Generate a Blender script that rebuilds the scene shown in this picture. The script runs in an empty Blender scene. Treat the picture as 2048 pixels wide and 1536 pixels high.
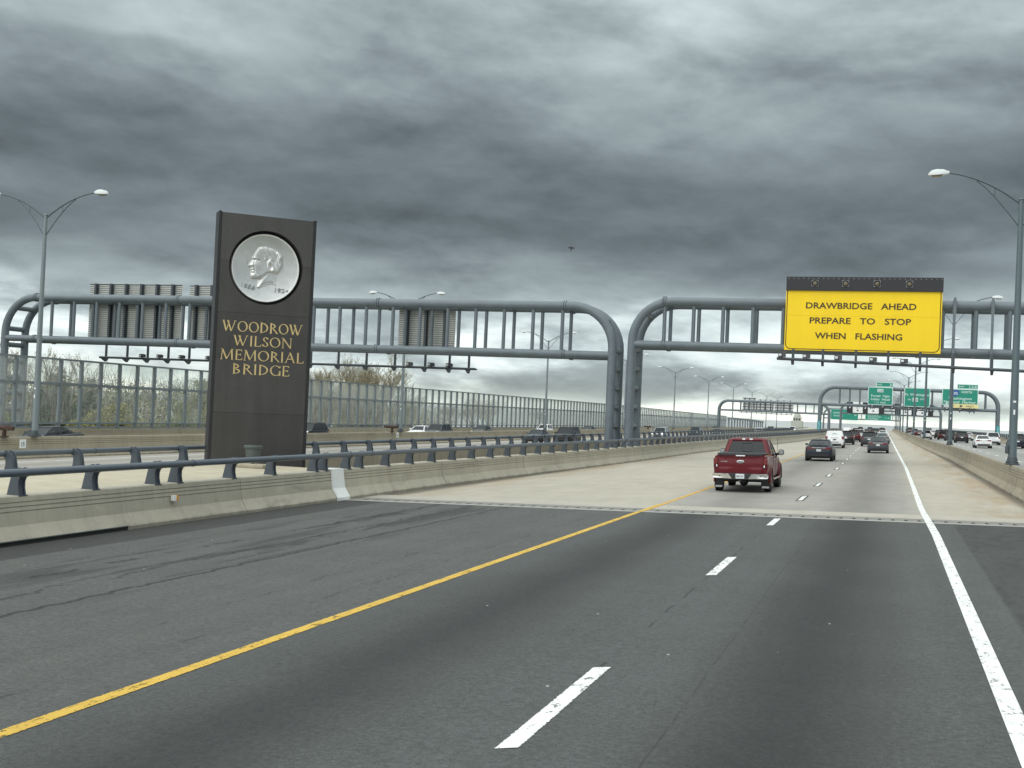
import bpy, bmesh, math, random
import numpy as np
from mathutils import Vector, Matrix

R = math.radians
random.seed(7)
scn = bpy.context.scene
COL = scn.collection

# ------------------------------------------------------------------ camera
def setup_camera():
    a, p, r, H, f = .311, .0205, .0443, 2.44, 2350.0
    F = Vector((-math.sin(a) * math.cos(p), math.cos(a) * math.cos(p), math.sin(p)))
    Rt = F.cross(Vector((0, 0, 1))).normalized()
    U = Rt.cross(F)
    R2 = Rt * math.cos(r) + U * math.sin(r)
    U2 = -Rt * math.sin(r) + U * math.cos(r)
    cam = bpy.data.cameras.new('camera')
    cam.sensor_fit = 'HORIZONTAL'; cam.sensor_width = 36.0
    cam.lens = f / 2048 * 36.0
    cam.clip_start = .1; cam.clip_end = 30000
    o = bpy.data.objects.new('camera', cam); COL.objects.link(o)
    o.matrix_world = Matrix(((R2.x, U2.x, -F.x, 0), (R2.y, U2.y, -F.y, 0), (R2.z, U2.z, -F.z, H), (0, 0, 0, 1)))
    scn.camera = o
setup_camera()

# ------------------------------------------------------------------ node helpers
class NT:
    def __init__(s, tree): s.t = tree; s.n = tree.nodes; s.l = tree.links
    def new(s, typ, **kw):
        nd = s.n.new(typ)
        for k, v in kw.items(): setattr(nd, k, v)
        return nd
    def put(s, sock, v):
        if v is None: return
        if hasattr(v, 'links'): s.l.new(v, sock)
        elif isinstance(v, (tuple, list)) and len(v) == 3 and sock.type == 'RGBA': sock.default_value = (*v, 1)
        else: sock.default_value = v
    def m(s, op, a, b=None, c=None, clamp=False):
        nd = s.new('ShaderNodeMath', operation=op); nd.use_clamp = clamp
        s.put(nd.inputs[0], a)
        if b is not None: s.put(nd.inputs[1], b)
        if c is not None: s.put(nd.inputs[2], c)
        return nd.outputs[0]
    def noise(s, vec, scale, detail=4, rough=.55, dist=0.0):
        nd = s.new('ShaderNodeTexNoise'); s.put(nd.inputs['Vector'], vec)
        s.put(nd.inputs['Scale'], scale); nd.inputs['Detail'].default_value = detail
        nd.inputs['Roughness'].default_value = rough; nd.inputs['Distortion'].default_value = dist
        return nd.outputs['Fac']
    def ramp(s, fac, stops, interp='LINEAR'):
        nd = s.new('ShaderNodeValToRGB'); s.put(nd.inputs[0], fac); cr = nd.color_ramp; cr.interpolation = interp
        while len(cr.elements) < len(stops): cr.elements.new(.5)
        for e, (p, c) in zip(cr.elements, stops):
            e.position = p; e.color = (*c, 1) if isinstance(c, (tuple, list)) else (c, c, c, 1)
        return nd.outputs[0]
    def mix(s, fac, a, b, mode='MIX'):
        nd = s.new('ShaderNodeMix', data_type='RGBA', blend_type=mode)
        s.put(nd.inputs[0], fac); s.put(nd.inputs[6], a); s.put(nd.inputs[7], b); return nd.outputs[2]
    def sep(s, v):
        nd = s.new('ShaderNodeSeparateXYZ'); s.put(nd.inputs[0], v); return nd.outputs
    def comb(s, x, y, z):
        nd = s.new('ShaderNodeCombineXYZ')
        for i, v in enumerate((x, y, z)): s.put(nd.inputs[i], v)
        return nd.outputs[0]
    def scale(s, v, xyz):
        nd = s.new('ShaderNodeVectorMath', operation='MULTIPLY'); s.put(nd.inputs[0], v); nd.inputs[1].default_value = xyz
        return nd.outputs[0]
    def smooth(s, v, a, b):
        nd = s.new('ShaderNodeMapRange', interpolation_type='SMOOTHSTEP')
        s.put(nd.inputs[0], v); nd.inputs[1].default_value = a; nd.inputs[2].default_value = b
        return nd.outputs[0]

# ------------------------------------------------------------------ world: heavy layered overcast
SUN_EL, SUN_AZ = R(44), R(205)
def setup_world():
    w = bpy.data.worlds.new('World'); scn.world = w; w.use_nodes = True
    t = NT(w.node_tree); t.n.clear()
    out = t.new('ShaderNodeOutputWorld'); bg = t.new('ShaderNodeBackground')
    sky = t.new('ShaderNodeTexSky', sky_type='NISHITA'); sky.sun_disc = False
    sky.sun_elevation = SUN_EL; sky.sun_rotation = SUN_AZ
    d = t.new('ShaderNodeTexCoord').outputs['Generated']
    X, Y, Z = t.sep(d)
    el = t.m('MULTIPLY', t.m('ARCSINE', Z), 57.2958)
    az = t.m('MULTIPLY', t.m('ARCTAN2', X, Y), 57.2958)
    # cloud layers: stretched horizontally, finer towards the horizon
    elk = t.m('POWER', t.m('MAXIMUM', t.m('ADD', el, 2.0), .05), .75)
    tilt = t.m('ADD', elk, t.m('MULTIPLY', az, .010))
    def cl(fa, fe, seed, detail, rough, dist): return t.noise(t.comb(t.m('MULTIPLY', az, fa), t.m('MULTIPLY', tilt, fe), seed), 1.0, detail, rough, dist)
    n1 = cl(.040, .34, 3.1, 3, .45, .2)
    n2 = cl(.075, .70, 7.7, 5, .5, .2)
    n3 = cl(.085, .62, 4.3, 5, .48, .25)
    n4 = cl(.12, .74, 2.2, 5, .48, .2)
    wob = t.m('ADD', t.m('MULTIPLY', t.m('SUBTRACT', n1, .5), 8.0), t.m('MULTIPLY', t.m('SUBTRACT', n2, .5), 4.0))
    amp = t.m('ADD', t.m('MULTIPLY', t.smooth(el, 0.0, 9.0), .8), .2)
    e2 = t.m('ADD', el, t.m('MULTIPLY', wob, amp))
    lum = t.ramp(t.m('DIVIDE', e2, 60.0, clamp=True), [
        (0.0, .52), (.012, .46), (.03, .38), (.05, .40), (.075, .40), (.10, .31), (.122, .20),
        (.145, .135), (.175, .135), (.205, .185), (.235, .25), (.265, .30), (.30, .35), (.335, .42), (.60, .82), (1.0, 1.0)])
    # rolls of cloud: pale upper shoulders over dark flat bases
    def relief(fa, fe, seed, d, detail, rough, dist):
        def at(o): return t.noise(t.comb(t.m('MULTIPLY', az, fa), t.m('MULTIPLY', t.m('ADD', tilt, o), fe), seed), 1.0, detail, rough, dist)
        a_ = at(0.0); return a_, t.m('SUBTRACT', a_, at(d))
    r1, q1 = relief(.10, .62, 12.2, .42, 7, .56, .25)
    r2, q2 = relief(.21, 1.15, 4.9, .22, 6, .58, .2)
    edge = t.smooth(n3, .41, .57)
    mass = t.smooth(r1, .42, .58)
    det = t.m('ADD', .84, t.m('ADD', t.m('MULTIPLY', mass, -.17), t.m('MULTIPLY', edge, .24)))
    det = t.m('ADD', det, t.m('ADD', t.m('MULTIPLY', q1, .95), t.m('MULTIPLY', q2, .55)))
    det = t.m('ADD', det, t.m('MULTIPLY', t.m('SUBTRACT', n2, .5), .4))
    lum = t.m('MULTIPLY', lum, t.m('MAXIMUM', det, .45))
    # billowy grey and white breakup low down
    low = t.m('SUBTRACT', 1.0, t.smooth(t.m('ADD', el, t.m('MULTIPLY', t.m('SUBTRACT', n3, .5), 5.0)), 2.8, 6.0))
    nb = t.noise(t.comb(t.m('MULTIPLY', az, .12), t.m('MULTIPLY', el, .42), 5.0), 1.0, 8, .58, .12)
    nb2 = t.noise(t.comb(t.m('MULTIPLY', az, .05), t.m('MULTIPLY', el, .25), 9.0), 1.0, 3, .5, .2)
    br = t.smooth(t.m('ADD', t.m('MULTIPLY', nb, .65), t.m('MULTIPLY', nb2, .35)), .39, .60)
    lumlow = t.m('ADD', t.m('MULTIPLY', br, .50), .28)
    lumlow = t.m('MULTIPLY', lumlow, t.m('ADD', 1.0, t.m('ADD', t.m('MULTIPLY', q1, .9), t.m('MULTIPLY', q2, .9))))
    hz = t.m('SUBTRACT', 1.0, t.smooth(el, 0.0, 1.3))
    lumlow = t.m('ADD', lumlow, t.m('MULTIPLY', hz, .26))
    lum = t.m('ADD', t.m('MULTIPLY', lum, t.m('SUBTRACT', 1.0, low)), t.m('MULTIPLY', lumlow, low))
    colr = t.ramp(lum, [(0.0, (.74, .93, 1.02)), (.14, (.80, .97, 1.05)), (.3, (.85, 1.0, 1.04)), (.6, (.89, 1.02, 1.025)), (1.0, (.97, 1.0, .98))])
    c = t.new('ShaderNodeVectorMath', operation='SCALE'); t.put(c.inputs[0], colr); t.put(c.inputs[3], t.m('MULTIPLY', lum, 10.0))
    warm = t.mix(t.m('MULTIPLY', t.m('SUBTRACT', 1.0, t.smooth(el, 0.0, 2.4)), .5), (1, 1, 1), (1.10, 1.02, .84))
    c2 = t.mix(1.0, c.outputs[0], warm, 'MULTIPLY')
    below = t.smooth(el, -.6, -.1)
    c3 = t.mix(below, (2.0, 2.2, 2.2), c2)
    fin = t.mix(.03, c3, sky.outputs[0])
    t.put(bg.inputs[0], fin); bg.inputs[1].default_value = .10
    t.l.new(bg.outputs[0], out.inputs[0])
    w.cycles.sampling_method = 'AUTOMATIC' if hasattr(w.cycles, 'sampling_method') else w.cycles.sampling_method
setup_world()

def setup_sun():
    L = bpy.data.lights.new('sun', 'SUN'); L.energy = 1.5; L.angle = R(100); L.color = (1.0, .985, .96)
    o = bpy.data.objects.new('sun', L); COL.objects.link(o)
    dv = Vector((math.sin(SUN_AZ) * math.cos(SUN_EL), math.cos(SUN_AZ) * math.cos(SUN_EL), math.sin(SUN_EL)))
    o.rotation_euler = dv.to_track_quat('Z', 'Y').to_euler(); o.location = (0, 0, 60)
setup_sun()
scn.view_settings.view_transform = 'Standard'
scn.view_settings.look = 'None'
scn.view_settings.exposure = 0.5
scn.view_settings.gamma = 1.0
scn.view_settings.use_curve_mapping = False

# ------------------------------------------------------------------ materials
MATS = {}
def base_mat(name, rough=.6, metal=0.0, spec=None):
    m = bpy.data.materials.new(name); m.use_nodes = True
    t = NT(m.node_tree); b = t.n['Principled BSDF']
    b.inputs['Roughness'].default_value = rough; b.inputs['Metallic'].default_value = metal
    if spec is not None: b.inputs['Specular IOR Level'].default_value = spec
    MATS[name] = m
    return m, t, b
def paint(name, col, rough=.5, metal=0.0, var=.12, scale=3.0, bump=0.0, coat=0.0, spec=None, streak=False, emit=0):
    """one plain surface with grain, wear and weathering"""
    m, t, b = base_mat(name, rough, metal, spec)
    P = t.new('ShaderNodeNewGeometry').outputs['Position']
    if streak: P1 = t.scale(P, (1, 1, .12))
    else: P1 = P
    n = t.noise(P1, scale, 5, .6)
    n2 = t.noise(P, scale * 9, 3, .6)
    f = t.m('ADD', t.m('MULTIPLY', t.m('SUBTRACT', n, .5), 2 * var * 1.6), t.m('MULTIPLY', t.m('SUBTRACT', n2, .5), var))
    f = t.m('ADD', f, 1.0)
    sc = t.new('ShaderNodeVectorMath', operation='SCALE'); sc.inputs[0].default_value = col; t.put(sc.inputs[3], f)
    t.l.new(sc.outputs[0], b.inputs['Base Color'])
    t.put(b.inputs['Roughness'], t.m('ADD', t.m('MULTIPLY', t.m('SUBTRACT', n, .5), .25), rough))
    if coat: b.inputs['Coat Weight'].default_value = coat; b.inputs['Coat Roughness'].default_value = .06
    if bump:
        bp = t.new('ShaderNodeBump'); bp.inputs['Strength'].default_value = bump; bp.inputs['Distance'].default_value = .01
        t.put(bp.inputs['Height'], n2); t.l.new(bp.outputs[0], b.inputs['Normal'])
    if emit:
        b.inputs['Emission Color'].default_value = (*col, 1); b.inputs['Emission Strength'].default_value = emit
    return m

def asphalt_mat():
    m, t, b = base_mat('asphalt', .82)
    P = t.new('ShaderNodeNewGeometry').outputs['Position']
    X, Y, Z = t.sep(P)
    big = t.noise(P, .35, 5, .6)
    mid = t.noise(P, 2.2, 5, .65)
    fine = t.noise(P, 17.0, 4, .75)
    finer = t.noise(P, 62.0, 3, .8)
    lum = t.m('ADD', .074, t.m('MULTIPLY', t.m('SUBTRACT', big, .5), .03))
    lum = t.m('ADD', lum, t.m('MULTIPLY', t.m('SUBTRACT', mid, .5), .022))
    lum = t.m('MULTIPLY', lum, t.m('MAXIMUM', .25, t.m('ADD', -.95, t.m('MULTIPLY', t.m('ADD', t.m('MULTIPLY', fine, .9), t.m('MULTIPLY', finer, 1.1)), 1.95))))
    lg = t.noise(t.comb(t.m('MULTIPLY', X, 1.9), t.m('MULTIPLY', Y, .045), 3.0), 1.0, 5, .62)
    lum = t.m('MULTIPLY', lum, t.m('ADD', .74, t.m('MULTIPLY', lg, .52)))
    vd = t.new('ShaderNodeTexVoronoi'); t.put(vd.inputs['Vector'], t.scale(P, (1, .6, 1))); vd.inputs['Scale'].default_value = 1.25
    vr = t.sep(vd.outputs['Color'])[1]
    drip = t.m('MULTIPLY', t.m('SUBTRACT', 1.0, t.smooth(vd.outputs['Distance'], .05, .11)), t.smooth(vr, .72, .74))
    lum = t.m('MULTIPLY', lum, t.m('SUBTRACT', 1.0, t.m('MULTIPLY', drip, .28)))
    # oil-darkened strip in the middle of each lane
    def band(c, wd, k):
        wx = t.m('ADD', X, t.m('MULTIPLY', t.m('SUBTRACT', t.noise(t.scale(P, (.0, .22, 0)), 1.0, 2), .5), .5))
        dd = t.m('DIVIDE', t.m('ABSOLUTE', t.m('SUBTRACT', wx, c)), wd)
        g = t.m('POWER', 2.718, t.m('MULTIPLY', t.m('MULTIPLY', dd, dd), -1.0))
        return t.m('SUBTRACT', 1.0, t.m('MULTIPLY', g, k))
    lum = t.m('MULTIPLY', lum, band(-4.75, .80, .58))
    lum = t.m('MULTIPLY', lum, band(-.72, .80, .64))
    # left shoulder: browner, with long sealed cracks and dark smears
    sh = t.m('SUBTRACT', 1.0, t.smooth(X, -6.7, -6.2))
    lum = t.m('MULTIPLY', lum, t.m('ADD', 1.0, t.m('MULTIPLY', sh, .10)))
    Ps = t.comb(t.m('MULTIPLY', X, 1.0), t.m('MULTIPLY', Y, .13), 0.0)
    smear = t.smooth(t.noise(t.scale(Ps, (1.5, 1.3, 1)), 1.0, 6, .68, .6), .49, .60)
    zone = t.m('MULTIPLY', t.smooth(X, -13.4, -12.3), t.m('SUBTRACT', 1.0, t.smooth(X, -10.2, -9.3)))
    zone = t.m('MULTIPLY', zone, t.smooth(Y, 10, 16))
    lum = t.m('MULTIPLY', lum, t.m('SUBTRACT', 1.0, t.m('MULTIPLY', t.m('MULTIPLY', smear, zone), .52)))
    def crack(c, wob, wd, k, ylo=-50, yhi=60, seed=0.0, gap=.0):
        w1 = t.noise(t.comb(seed, t.m('MULTIPLY', Y, .9), 2.0), 1.0, 7, .68)
        xx = t.m('ADD', X, t.m('MULTIPLY', t.m('SUBTRACT', w1, .5), wob))
        line = t.m('SUBTRACT', 1.0, t.smooth(t.m('ABSOLUTE', t.m('SUBTRACT', xx, c)), wd * .4, wd))
        if gap:
            g = t.smooth(t.noise(t.comb(seed + 3.3, t.m('MULTIPLY', Y, .8), 1.0), 1.0, 5, .6), gap, gap + .06)
            line = t.m('MULTIPLY', line, g)
        return t.m('SUBTRACT', 1.0, t.m('MULTIPLY', line, k))
    for args in ((-9.95, .5, .065, .7, -50, 60, 1.0), (-11.9, .9, .10, .6, -50, 60, 4.0, .42), (-8.0, .8, .03, .5, -50, 60, 9.0, .5),
                 (-7.1, .6, .025, .5, -50, 60, 14.0, .52), (-1.58, .05, .011, .38, -50, 60, 20.0, .38), (-2.62, .2, .025, .55, -50, 60, 25.0, .5), (-10.9, 1.2, .07, .5, -50, 60, 31.0, .46)):
        lum = t.m('MULTIPLY', lum, crack(*args))
    # fine alligator cracking in places
    vo = t.new('ShaderNodeTexVoronoi', feature='DISTANCE_TO_EDGE'); t.put(vo.inputs['Vector'], t.m('ADD', 0, 0) if False else P); vo.inputs['Scale'].default_value = 1.7
    ed = t.m('SUBTRACT', 1.0, t.smooth(vo.outputs[0], .0, .022))
    pat = t.smooth(t.noise(P, .8, 4, .6), .56, .68)
    lum = t.m('MULTIPLY', lum, t.m('SUBTRACT', 1.0, t.m('MULTIPLY', t.m('MULTIPLY', ed, pat), .35)))
    # fresh dark strip by the barrier and dark right shoulder
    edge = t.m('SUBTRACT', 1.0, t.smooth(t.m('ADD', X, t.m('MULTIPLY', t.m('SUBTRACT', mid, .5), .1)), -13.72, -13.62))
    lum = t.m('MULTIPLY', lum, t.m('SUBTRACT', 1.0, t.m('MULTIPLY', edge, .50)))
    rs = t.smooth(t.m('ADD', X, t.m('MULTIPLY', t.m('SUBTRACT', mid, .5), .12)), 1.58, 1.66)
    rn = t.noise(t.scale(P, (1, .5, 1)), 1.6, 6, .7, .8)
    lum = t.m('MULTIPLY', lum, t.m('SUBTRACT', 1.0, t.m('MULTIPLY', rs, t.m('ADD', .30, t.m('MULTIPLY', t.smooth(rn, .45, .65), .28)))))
    # pale chips of stone and litter
    vs = t.new('ShaderNodeTexVoronoi'); t.put(vs.inputs['Vector'], t.scale(P, (1, .55, 1))); vs.inputs['Scale'].default_value = 2.1
    rnd = t.sep(vs.outputs['Color'])[0]
    chip = t.m('MULTIPLY', t.m('SUBTRACT', 1.0, t.smooth(vs.outputs['Distance'], .018, .042)), t.smooth(rnd, .55, .57))
    tint = t.mix(sh, (.93, 1.0, .975), (.965, 1.0, .945))
    col = t.new('ShaderNodeVectorMath', operation='SCALE'); t.put(col.inputs[0], tint); t.put(col.inputs[3], lum)
    fin = t.mix(t.m('MULTIPLY', chip, .8), col.outputs[0], (.5, .5, .47))
    t.l.new(fin, b.inputs['Base Color'])
    bp = t.new('ShaderNodeBump'); bp.inputs['Strength'].default_value = .55; bp.inputs['Distance'].default_value = .006
    t.put(bp.inputs['Height'], t.m('ADD', fine, finer)); t.l.new(bp.outputs[0], b.inputs['Normal'])
    return m

def deck_mat(name='deck concrete', lanes=((-4.45, .8, .27), (-.75, .85, .34)), rust=True, base=(.40, .37, .31)):
    m, t, b = base_mat(name, .8)
    P = t.new('ShaderNodeNewGeometry').outputs['Position']
    X0, Y, Z = t.sep(P)
    X = t.m('ADD', X0, t.m('MULTIPLY', t.m('MAXIMUM', t.m('SUBTRACT', Y, 70), 0), .004))
    big = t.noise(t.scale(P, (1, .35, 1)), .30, 5, .6)
    mid = t.noise(t.scale(P, (1, .3, 1)), 1.6, 6, .66)
    fine = t.noise(P, 22, 3, .7)
    f = t.m('ADD', .78, t.m('MULTIPLY', big, .30))
    f = t.m('ADD', f, t.m('MULTIPLY', t.m('SUBTRACT', mid, .5), .40))
    f = t.m('ADD', f, t.m('MULTIPLY', t.m('SUBTRACT', fine, .5), .16))
    tr = t.noise(t.comb(t.m('MULTIPLY', X, .12), t.m('MULTIPLY', Y, 1.1), 0.0), 1.0, 5, .6)
    f = t.m('ADD', f, t.m('MULTIPLY', t.m('SUBTRACT', tr, .5), .22))
    for c, wd, k in lanes:
        dd = t.m('DIVIDE', t.m('ABSOLUTE', t.m('SUBTRACT', X, c)), wd)
        g = t.m('POWER', 2.718, t.m('MULTIPLY', t.m('MULTIPLY', dd, dd), -1.0))
        f = t.m('MULTIPLY', f, t.m('SUBTRACT', 1.0, t.m('MULTIPLY', g, k)))
    col = base
    if rust:
        traf = t.m('MULTIPLY', t.smooth(X, -6.8, -5.8), t.m('SUBTRACT', 1.0, t.smooth(X, .4, 1.4)))
        col = t.mix(traf, (.43, .40, .33), (.315, .302, .272))
        rn = t.noise(t.scale(P, (1, .16, 1)), .9, 6, .65, .4)
        left = t.m('SUBTRACT', 1.0, t.smooth(X, -14.2, -12.4))
        right = t.smooth(X, 2.2, 3.6)
        rz = t.m('MULTIPLY', t.m('ADD', left, right), t.smooth(rn, .36, .6))
        col = t.mix(t.m('MULTIPLY', rz, .55), col, (.36, .255, .15))
        rsh = t.m('MULTIPLY', t.smooth(X, 1.3, 2.2), t.smooth(rn, .42, .62))
        col = t.mix(t.m('MULTIPLY', rsh, .2), col, (.36, .28, .18))
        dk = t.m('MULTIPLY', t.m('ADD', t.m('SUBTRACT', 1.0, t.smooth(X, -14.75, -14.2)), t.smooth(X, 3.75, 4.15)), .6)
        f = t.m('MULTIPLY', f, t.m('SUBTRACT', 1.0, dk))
    sc = t.new('ShaderNodeVectorMath', operation='SCALE'); t.put(sc.inputs[0], col); t.put(sc.inputs[3], f)
    if not rust: sc.inputs[0].default_value = base
    t.l.new(sc.outputs[0], b.inputs['Base Color'])
    bp = t.new('ShaderNodeBump'); bp.inputs['Strength'].default_value = .25; bp.inputs['Distance'].default_value = .006
    t.put(bp.inputs['Height'], fine); t.l.new(bp.outputs[0], b.inputs['Normal'])
    return m

def barrier_mat(name, base, stain):
    m, t, b = base_mat(name, .85)
    P = t.new('ShaderNodeNewGeometry').outputs['Position']
    n = t.noise(t.scale(P, (1, 1, .22)), 1.5, 6, .65)
    big = t.noise(P, .35, 4, .6)
    st = t.noise(t.scale(P, (1.6, 1.6, .10)), 2.2, 5, .7)
    fine = t.noise(P, 18, 4, .7)
    f = t.m('ADD', .72, t.m('MULTIPLY', n, .36))
    f = t.m('ADD', f, t.m('MULTIPLY', t.m('SUBTRACT', fine, .5), .22))
    f = t.m('ADD', f, t.m('MULTIPLY', t.m('SUBTRACT', big, .5), .35))
    col = t.mix(t.m('MULTIPLY', t.smooth(st, .46, .66), .28), base, stain)
    blot = t.smooth(t.noise(P, 1.9, 5, .7, .6), .58, .72)
    col = t.mix(t.m('MULTIPLY', blot, .35), col, tuple(min(1, c * 1.35) for c in base))
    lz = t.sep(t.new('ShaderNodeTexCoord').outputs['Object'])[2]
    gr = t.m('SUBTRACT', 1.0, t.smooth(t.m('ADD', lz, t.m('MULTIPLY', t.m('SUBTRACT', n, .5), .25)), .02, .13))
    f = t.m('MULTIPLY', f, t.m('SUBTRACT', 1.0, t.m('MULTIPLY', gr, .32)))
    scf = t.smooth(t.noise(t.scale(P, (1, .25, 1.6)), 1.3, 6, .72, .5), .56, .66)
    f = t.m('MULTIPLY', f, t.m('SUBTRACT', 1.0, t.m('MULTIPLY', scf, .18)))
    sc = t.new('ShaderNodeVectorMath', operation='SCALE'); t.put(sc.inputs[0], col); t.put(sc.inputs[3], f)
    t.l.new(sc.outputs[0], b.inputs['Base Color'])
    bp = t.new('ShaderNodeBump'); bp.inputs['Strength'].default_value = .4; bp.inputs['Distance'].default_value = .01
    t.put(bp.inputs['Height'], fine); t.l.new(bp.outputs[0], b.inputs['Normal'])
    return m

def marking_mat(name, col, wear=.5, ragged=False):
    m, t, b = base_mat(name, .6)
    P = t.new('ShaderNodeNewGeometry').outputs['Position']
    n = t.noise(t.scale(P, (1, .55, 1)), 8.0, 6, .78)
    n2 = t.noise(P, 34, 3, .7)
    w = t.smooth(t.m('ADD', t.m('MULTIPLY', n, .7), t.m('MULTIPLY', n2, .3)), .54, .59)
    big = t.noise(P, .7, 3)
    c = t.mix(t.m('MULTIPLY', t.smooth(t.noise(P, 3.1, 5, .7), .45, .7), .35), col, tuple(x * .6 for x in col))
    sc = t.new('ShaderNodeVectorMath', operation='SCALE'); t.put(sc.inputs[0], c); t.put(sc.inputs[3], t.m('ADD', .8, t.m('MULTIPLY', t.m('ADD', big, n2), .2)))
    t.l.new(sc.outputs[0], b.inputs['Base Color'])
    al = t.m('SUBTRACT', 1.0, t.m('MULTIPLY', w, wear))
    if ragged:
        G = t.sep(t.new('ShaderNodeTexCoord').outputs['Generated'])
        gx = t.m('MINIMUM', G[0], t.m('SUBTRACT', 1.0, G[0])); gy = t.m('MINIMUM', G[1], t.m('SUBTRACT', 1.0, G[1]))
        q = t.m('MINIMUM', gx, t.m('MULTIPLY', gy, 6.0) if ragged == 'dash' else 1.0)
        q = t.m('ADD', q, t.m('MULTIPLY', t.m('SUBTRACT', t.noise(P, 26, 5, .75), .5), .34))
        al = t.m('MULTIPLY', al, t.smooth(q, .01, .07))
    t.put(b.inputs['Alpha'], al)
    return m

def granite_mat():
    m, t, b = base_mat('dark granite', .45)
    P = t.new('ShaderNodeNewGeometry').outputs['Position']
    oi = t.new('ShaderNodeObjectInfo').outputs['Random']
    n = t.noise(P, 20, 6, .88); n2 = t.noise(P, 1.3, 4, .6); n3 = t.noise(t.scale(P, (1, 1, .12)), 3.0, 4, .6)
    f = t.m('ADD', t.m('MULTIPLY', n, .9), .30)
    f = t.m('ADD', f, t.m('MULTIPLY', t.m('SUBTRACT', n2, .5), .3))
    f = t.m('ADD', f, t.m('MULTIPLY', t.m('SUBTRACT', n3, .5), .45))
    f = t.m('MULTIPLY', f, t.m('ADD', .9, t.m('MULTIPLY', oi, .25)))
    sc = t.new('ShaderNodeVectorMath', operation='SCALE'); sc.inputs[0].default_value = (.084, .081, .077); t.put(sc.inputs[3], f)
    t.l.new(sc.outputs[0], b.inputs['Base Color'])
    return m

def glass_pane_mat():
    m = bpy.data.materials.new('acoustic glass'); m.use_nodes = True
    t = NT(m.node_tree); t.n.clear()
    out = t.new('ShaderNodeOutputMaterial')
    P = t.new('ShaderNodeNewGeometry').outputs['Position']
    oi = t.new('ShaderNodeObjectInfo').outputs['Random']
    st = t.noise(t.scale(P, (1, 2.2, .35)), 1.4, 6, .7, .5)
    X, Y, Z = t.sep(P)
    far = t.smooth(Y, 90, 230)
    d = t.m('ADD', t.m('MULTIPLY', t.smooth(st, .42, .72), .18), .09)
    d = t.m('ADD', d, t.m('MULTIPLY', oi, .03))
    d = t.m('ADD', d, t.m('MULTIPLY', far, .20))
    tr = t.new('ShaderNodeBsdfTransparent'); tr.inputs[0].default_value = (.94, .965, .955, 1)
    df = t.new('ShaderNodeBsdfDiffuse'); df.inputs[0].default_value = (.74, .75, .73, 1)
    gl = t.new('ShaderNodeBsdfGlossy'); gl.inputs['Roughness'].default_value = .05; gl.inputs[0].default_value = (.9, .95, .95, 1)
    mx = t.new('ShaderNodeMixShader'); t.put(mx.inputs[0], d); t.l.new(tr.outputs[0], mx.inputs[1]); t.l.new(df.outputs[0], mx.inputs[2])
    geo = t.new('ShaderNodeNewGeometry'); dt = t.new('ShaderNodeVectorMath', operation='DOT_PRODUCT')
    t.l.new(geo.outputs['Normal'], dt.inputs[0]); t.l.new(geo.outputs['Incoming'], dt.inputs[1])
    fr = t.m('ADD', .03, t.m('MULTIPLY', t.m('POWER', t.m('SUBTRACT', 1.0, t.m('ABSOLUTE', dt.outputs['Value'])), 5.0), .6))
    mx2 = t.new('ShaderNodeMixShader'); t.put(mx2.inputs[0], fr); t.l.new(mx.outputs[0], mx2.inputs[1]); t.l.new(gl.outputs[0], mx2.inputs[2])
    t.l.new(mx2.outputs[0], out.inputs[0]); MATS['acoustic glass'] = m
    return m

def medal_mat():
    m, t, b = base_mat('cast aluminium', .40, .9)
    P = t.new('ShaderNodeNewGeometry').outputs['Position']
    n = t.noise(P, 4, 6, .7); n2 = t.noise(P, 1.6, 5, .65, .5); n3 = t.noise(P, 22, 4, .7)
    f = t.m('ADD', .62, t.m('MULTIPLY', n, .42))
    sp = t.smooth(n2, .60, .72); sp2 = t.smooth(n3, .62, .72)
    f = t.m('MULTIPLY', f, t.m('SUBTRACT', 1.0, t.m('MULTIPLY', sp, .25)))
    f = t.m('MULTIPLY', f, t.m('SUBTRACT', 1.0, t.m('MULTIPLY', t.m('MULTIPLY', sp2, t.smooth(n, .45, .6)), .3)))
    sc = t.new('ShaderNodeVectorMath', operation='SCALE'); sc.inputs[0].default_value = (.86, .87, .85); t.put(sc.inputs[3], f)
    t.l.new(sc.outputs[0], b.inputs['Base Color'])
    return m

def water_mat():
    m, t, b = base_mat('river water', .16)
    b.inputs['Base Color'].default_value = (.36, .365, .34, 1)
    P = t.new('ShaderNodeNewGeometry').outputs['Position']
    bp = t.new('ShaderNodeBump'); bp.inputs['Strength'].default_value = .03; bp.inputs['Distance'].default_value = .05
    t.put(bp.inputs['Height'], t.noise(P, .25, 4)); t.l.new(bp.outputs[0], b.inputs['Normal'])
    return m

asphalt_mat(); deck_mat()
deck_mat('oncoming concrete', lanes=((-24.5, .8, .2), (-28.2, .8, .2), (-32, .8, .2), (-35.6, .8, .2), (-44.5, .8, .2), (-48.2, .8, .2), (-52, .8, .2)), rust=False, base=(.33, .315, .275))
deck_mat('carriageway concrete', lanes=((7.1, .9, .2), (10.8, .9, .2), (14.4, .9, .2)), rust=False, base=(.33, .33, .31))
barrier_mat('barrier concrete', (.47, .44, .355), (.32, .295, .23))
barrier_mat('far barrier concrete', (.40, .355, .265), (.25, .22, .16))
barrier_mat('brown barrier concrete', (.38, .34, .26), (.20, .17, .12))
barrier_mat('slab concrete', (.50, .455, .34), (.36, .31, .21))
barrier_mat('grey wall concrete', (.36, .355, .33), (.24, .235, .215))
marking_mat('white paint', (.80, .82, .79), .75); marking_mat('yellow paint', (.63, .405, .055), .75, 'line'); marking_mat('dash paint', (.80, .82, .79), .8, 'dash')
marking_mat('yellow plain', (.62, .37, .06), .7); granite_mat(); glass_pane_mat(); medal_mat(); water_mat()
paint('gantry paint', (.135, .165, .185), .42, 0, .2, .9)
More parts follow.
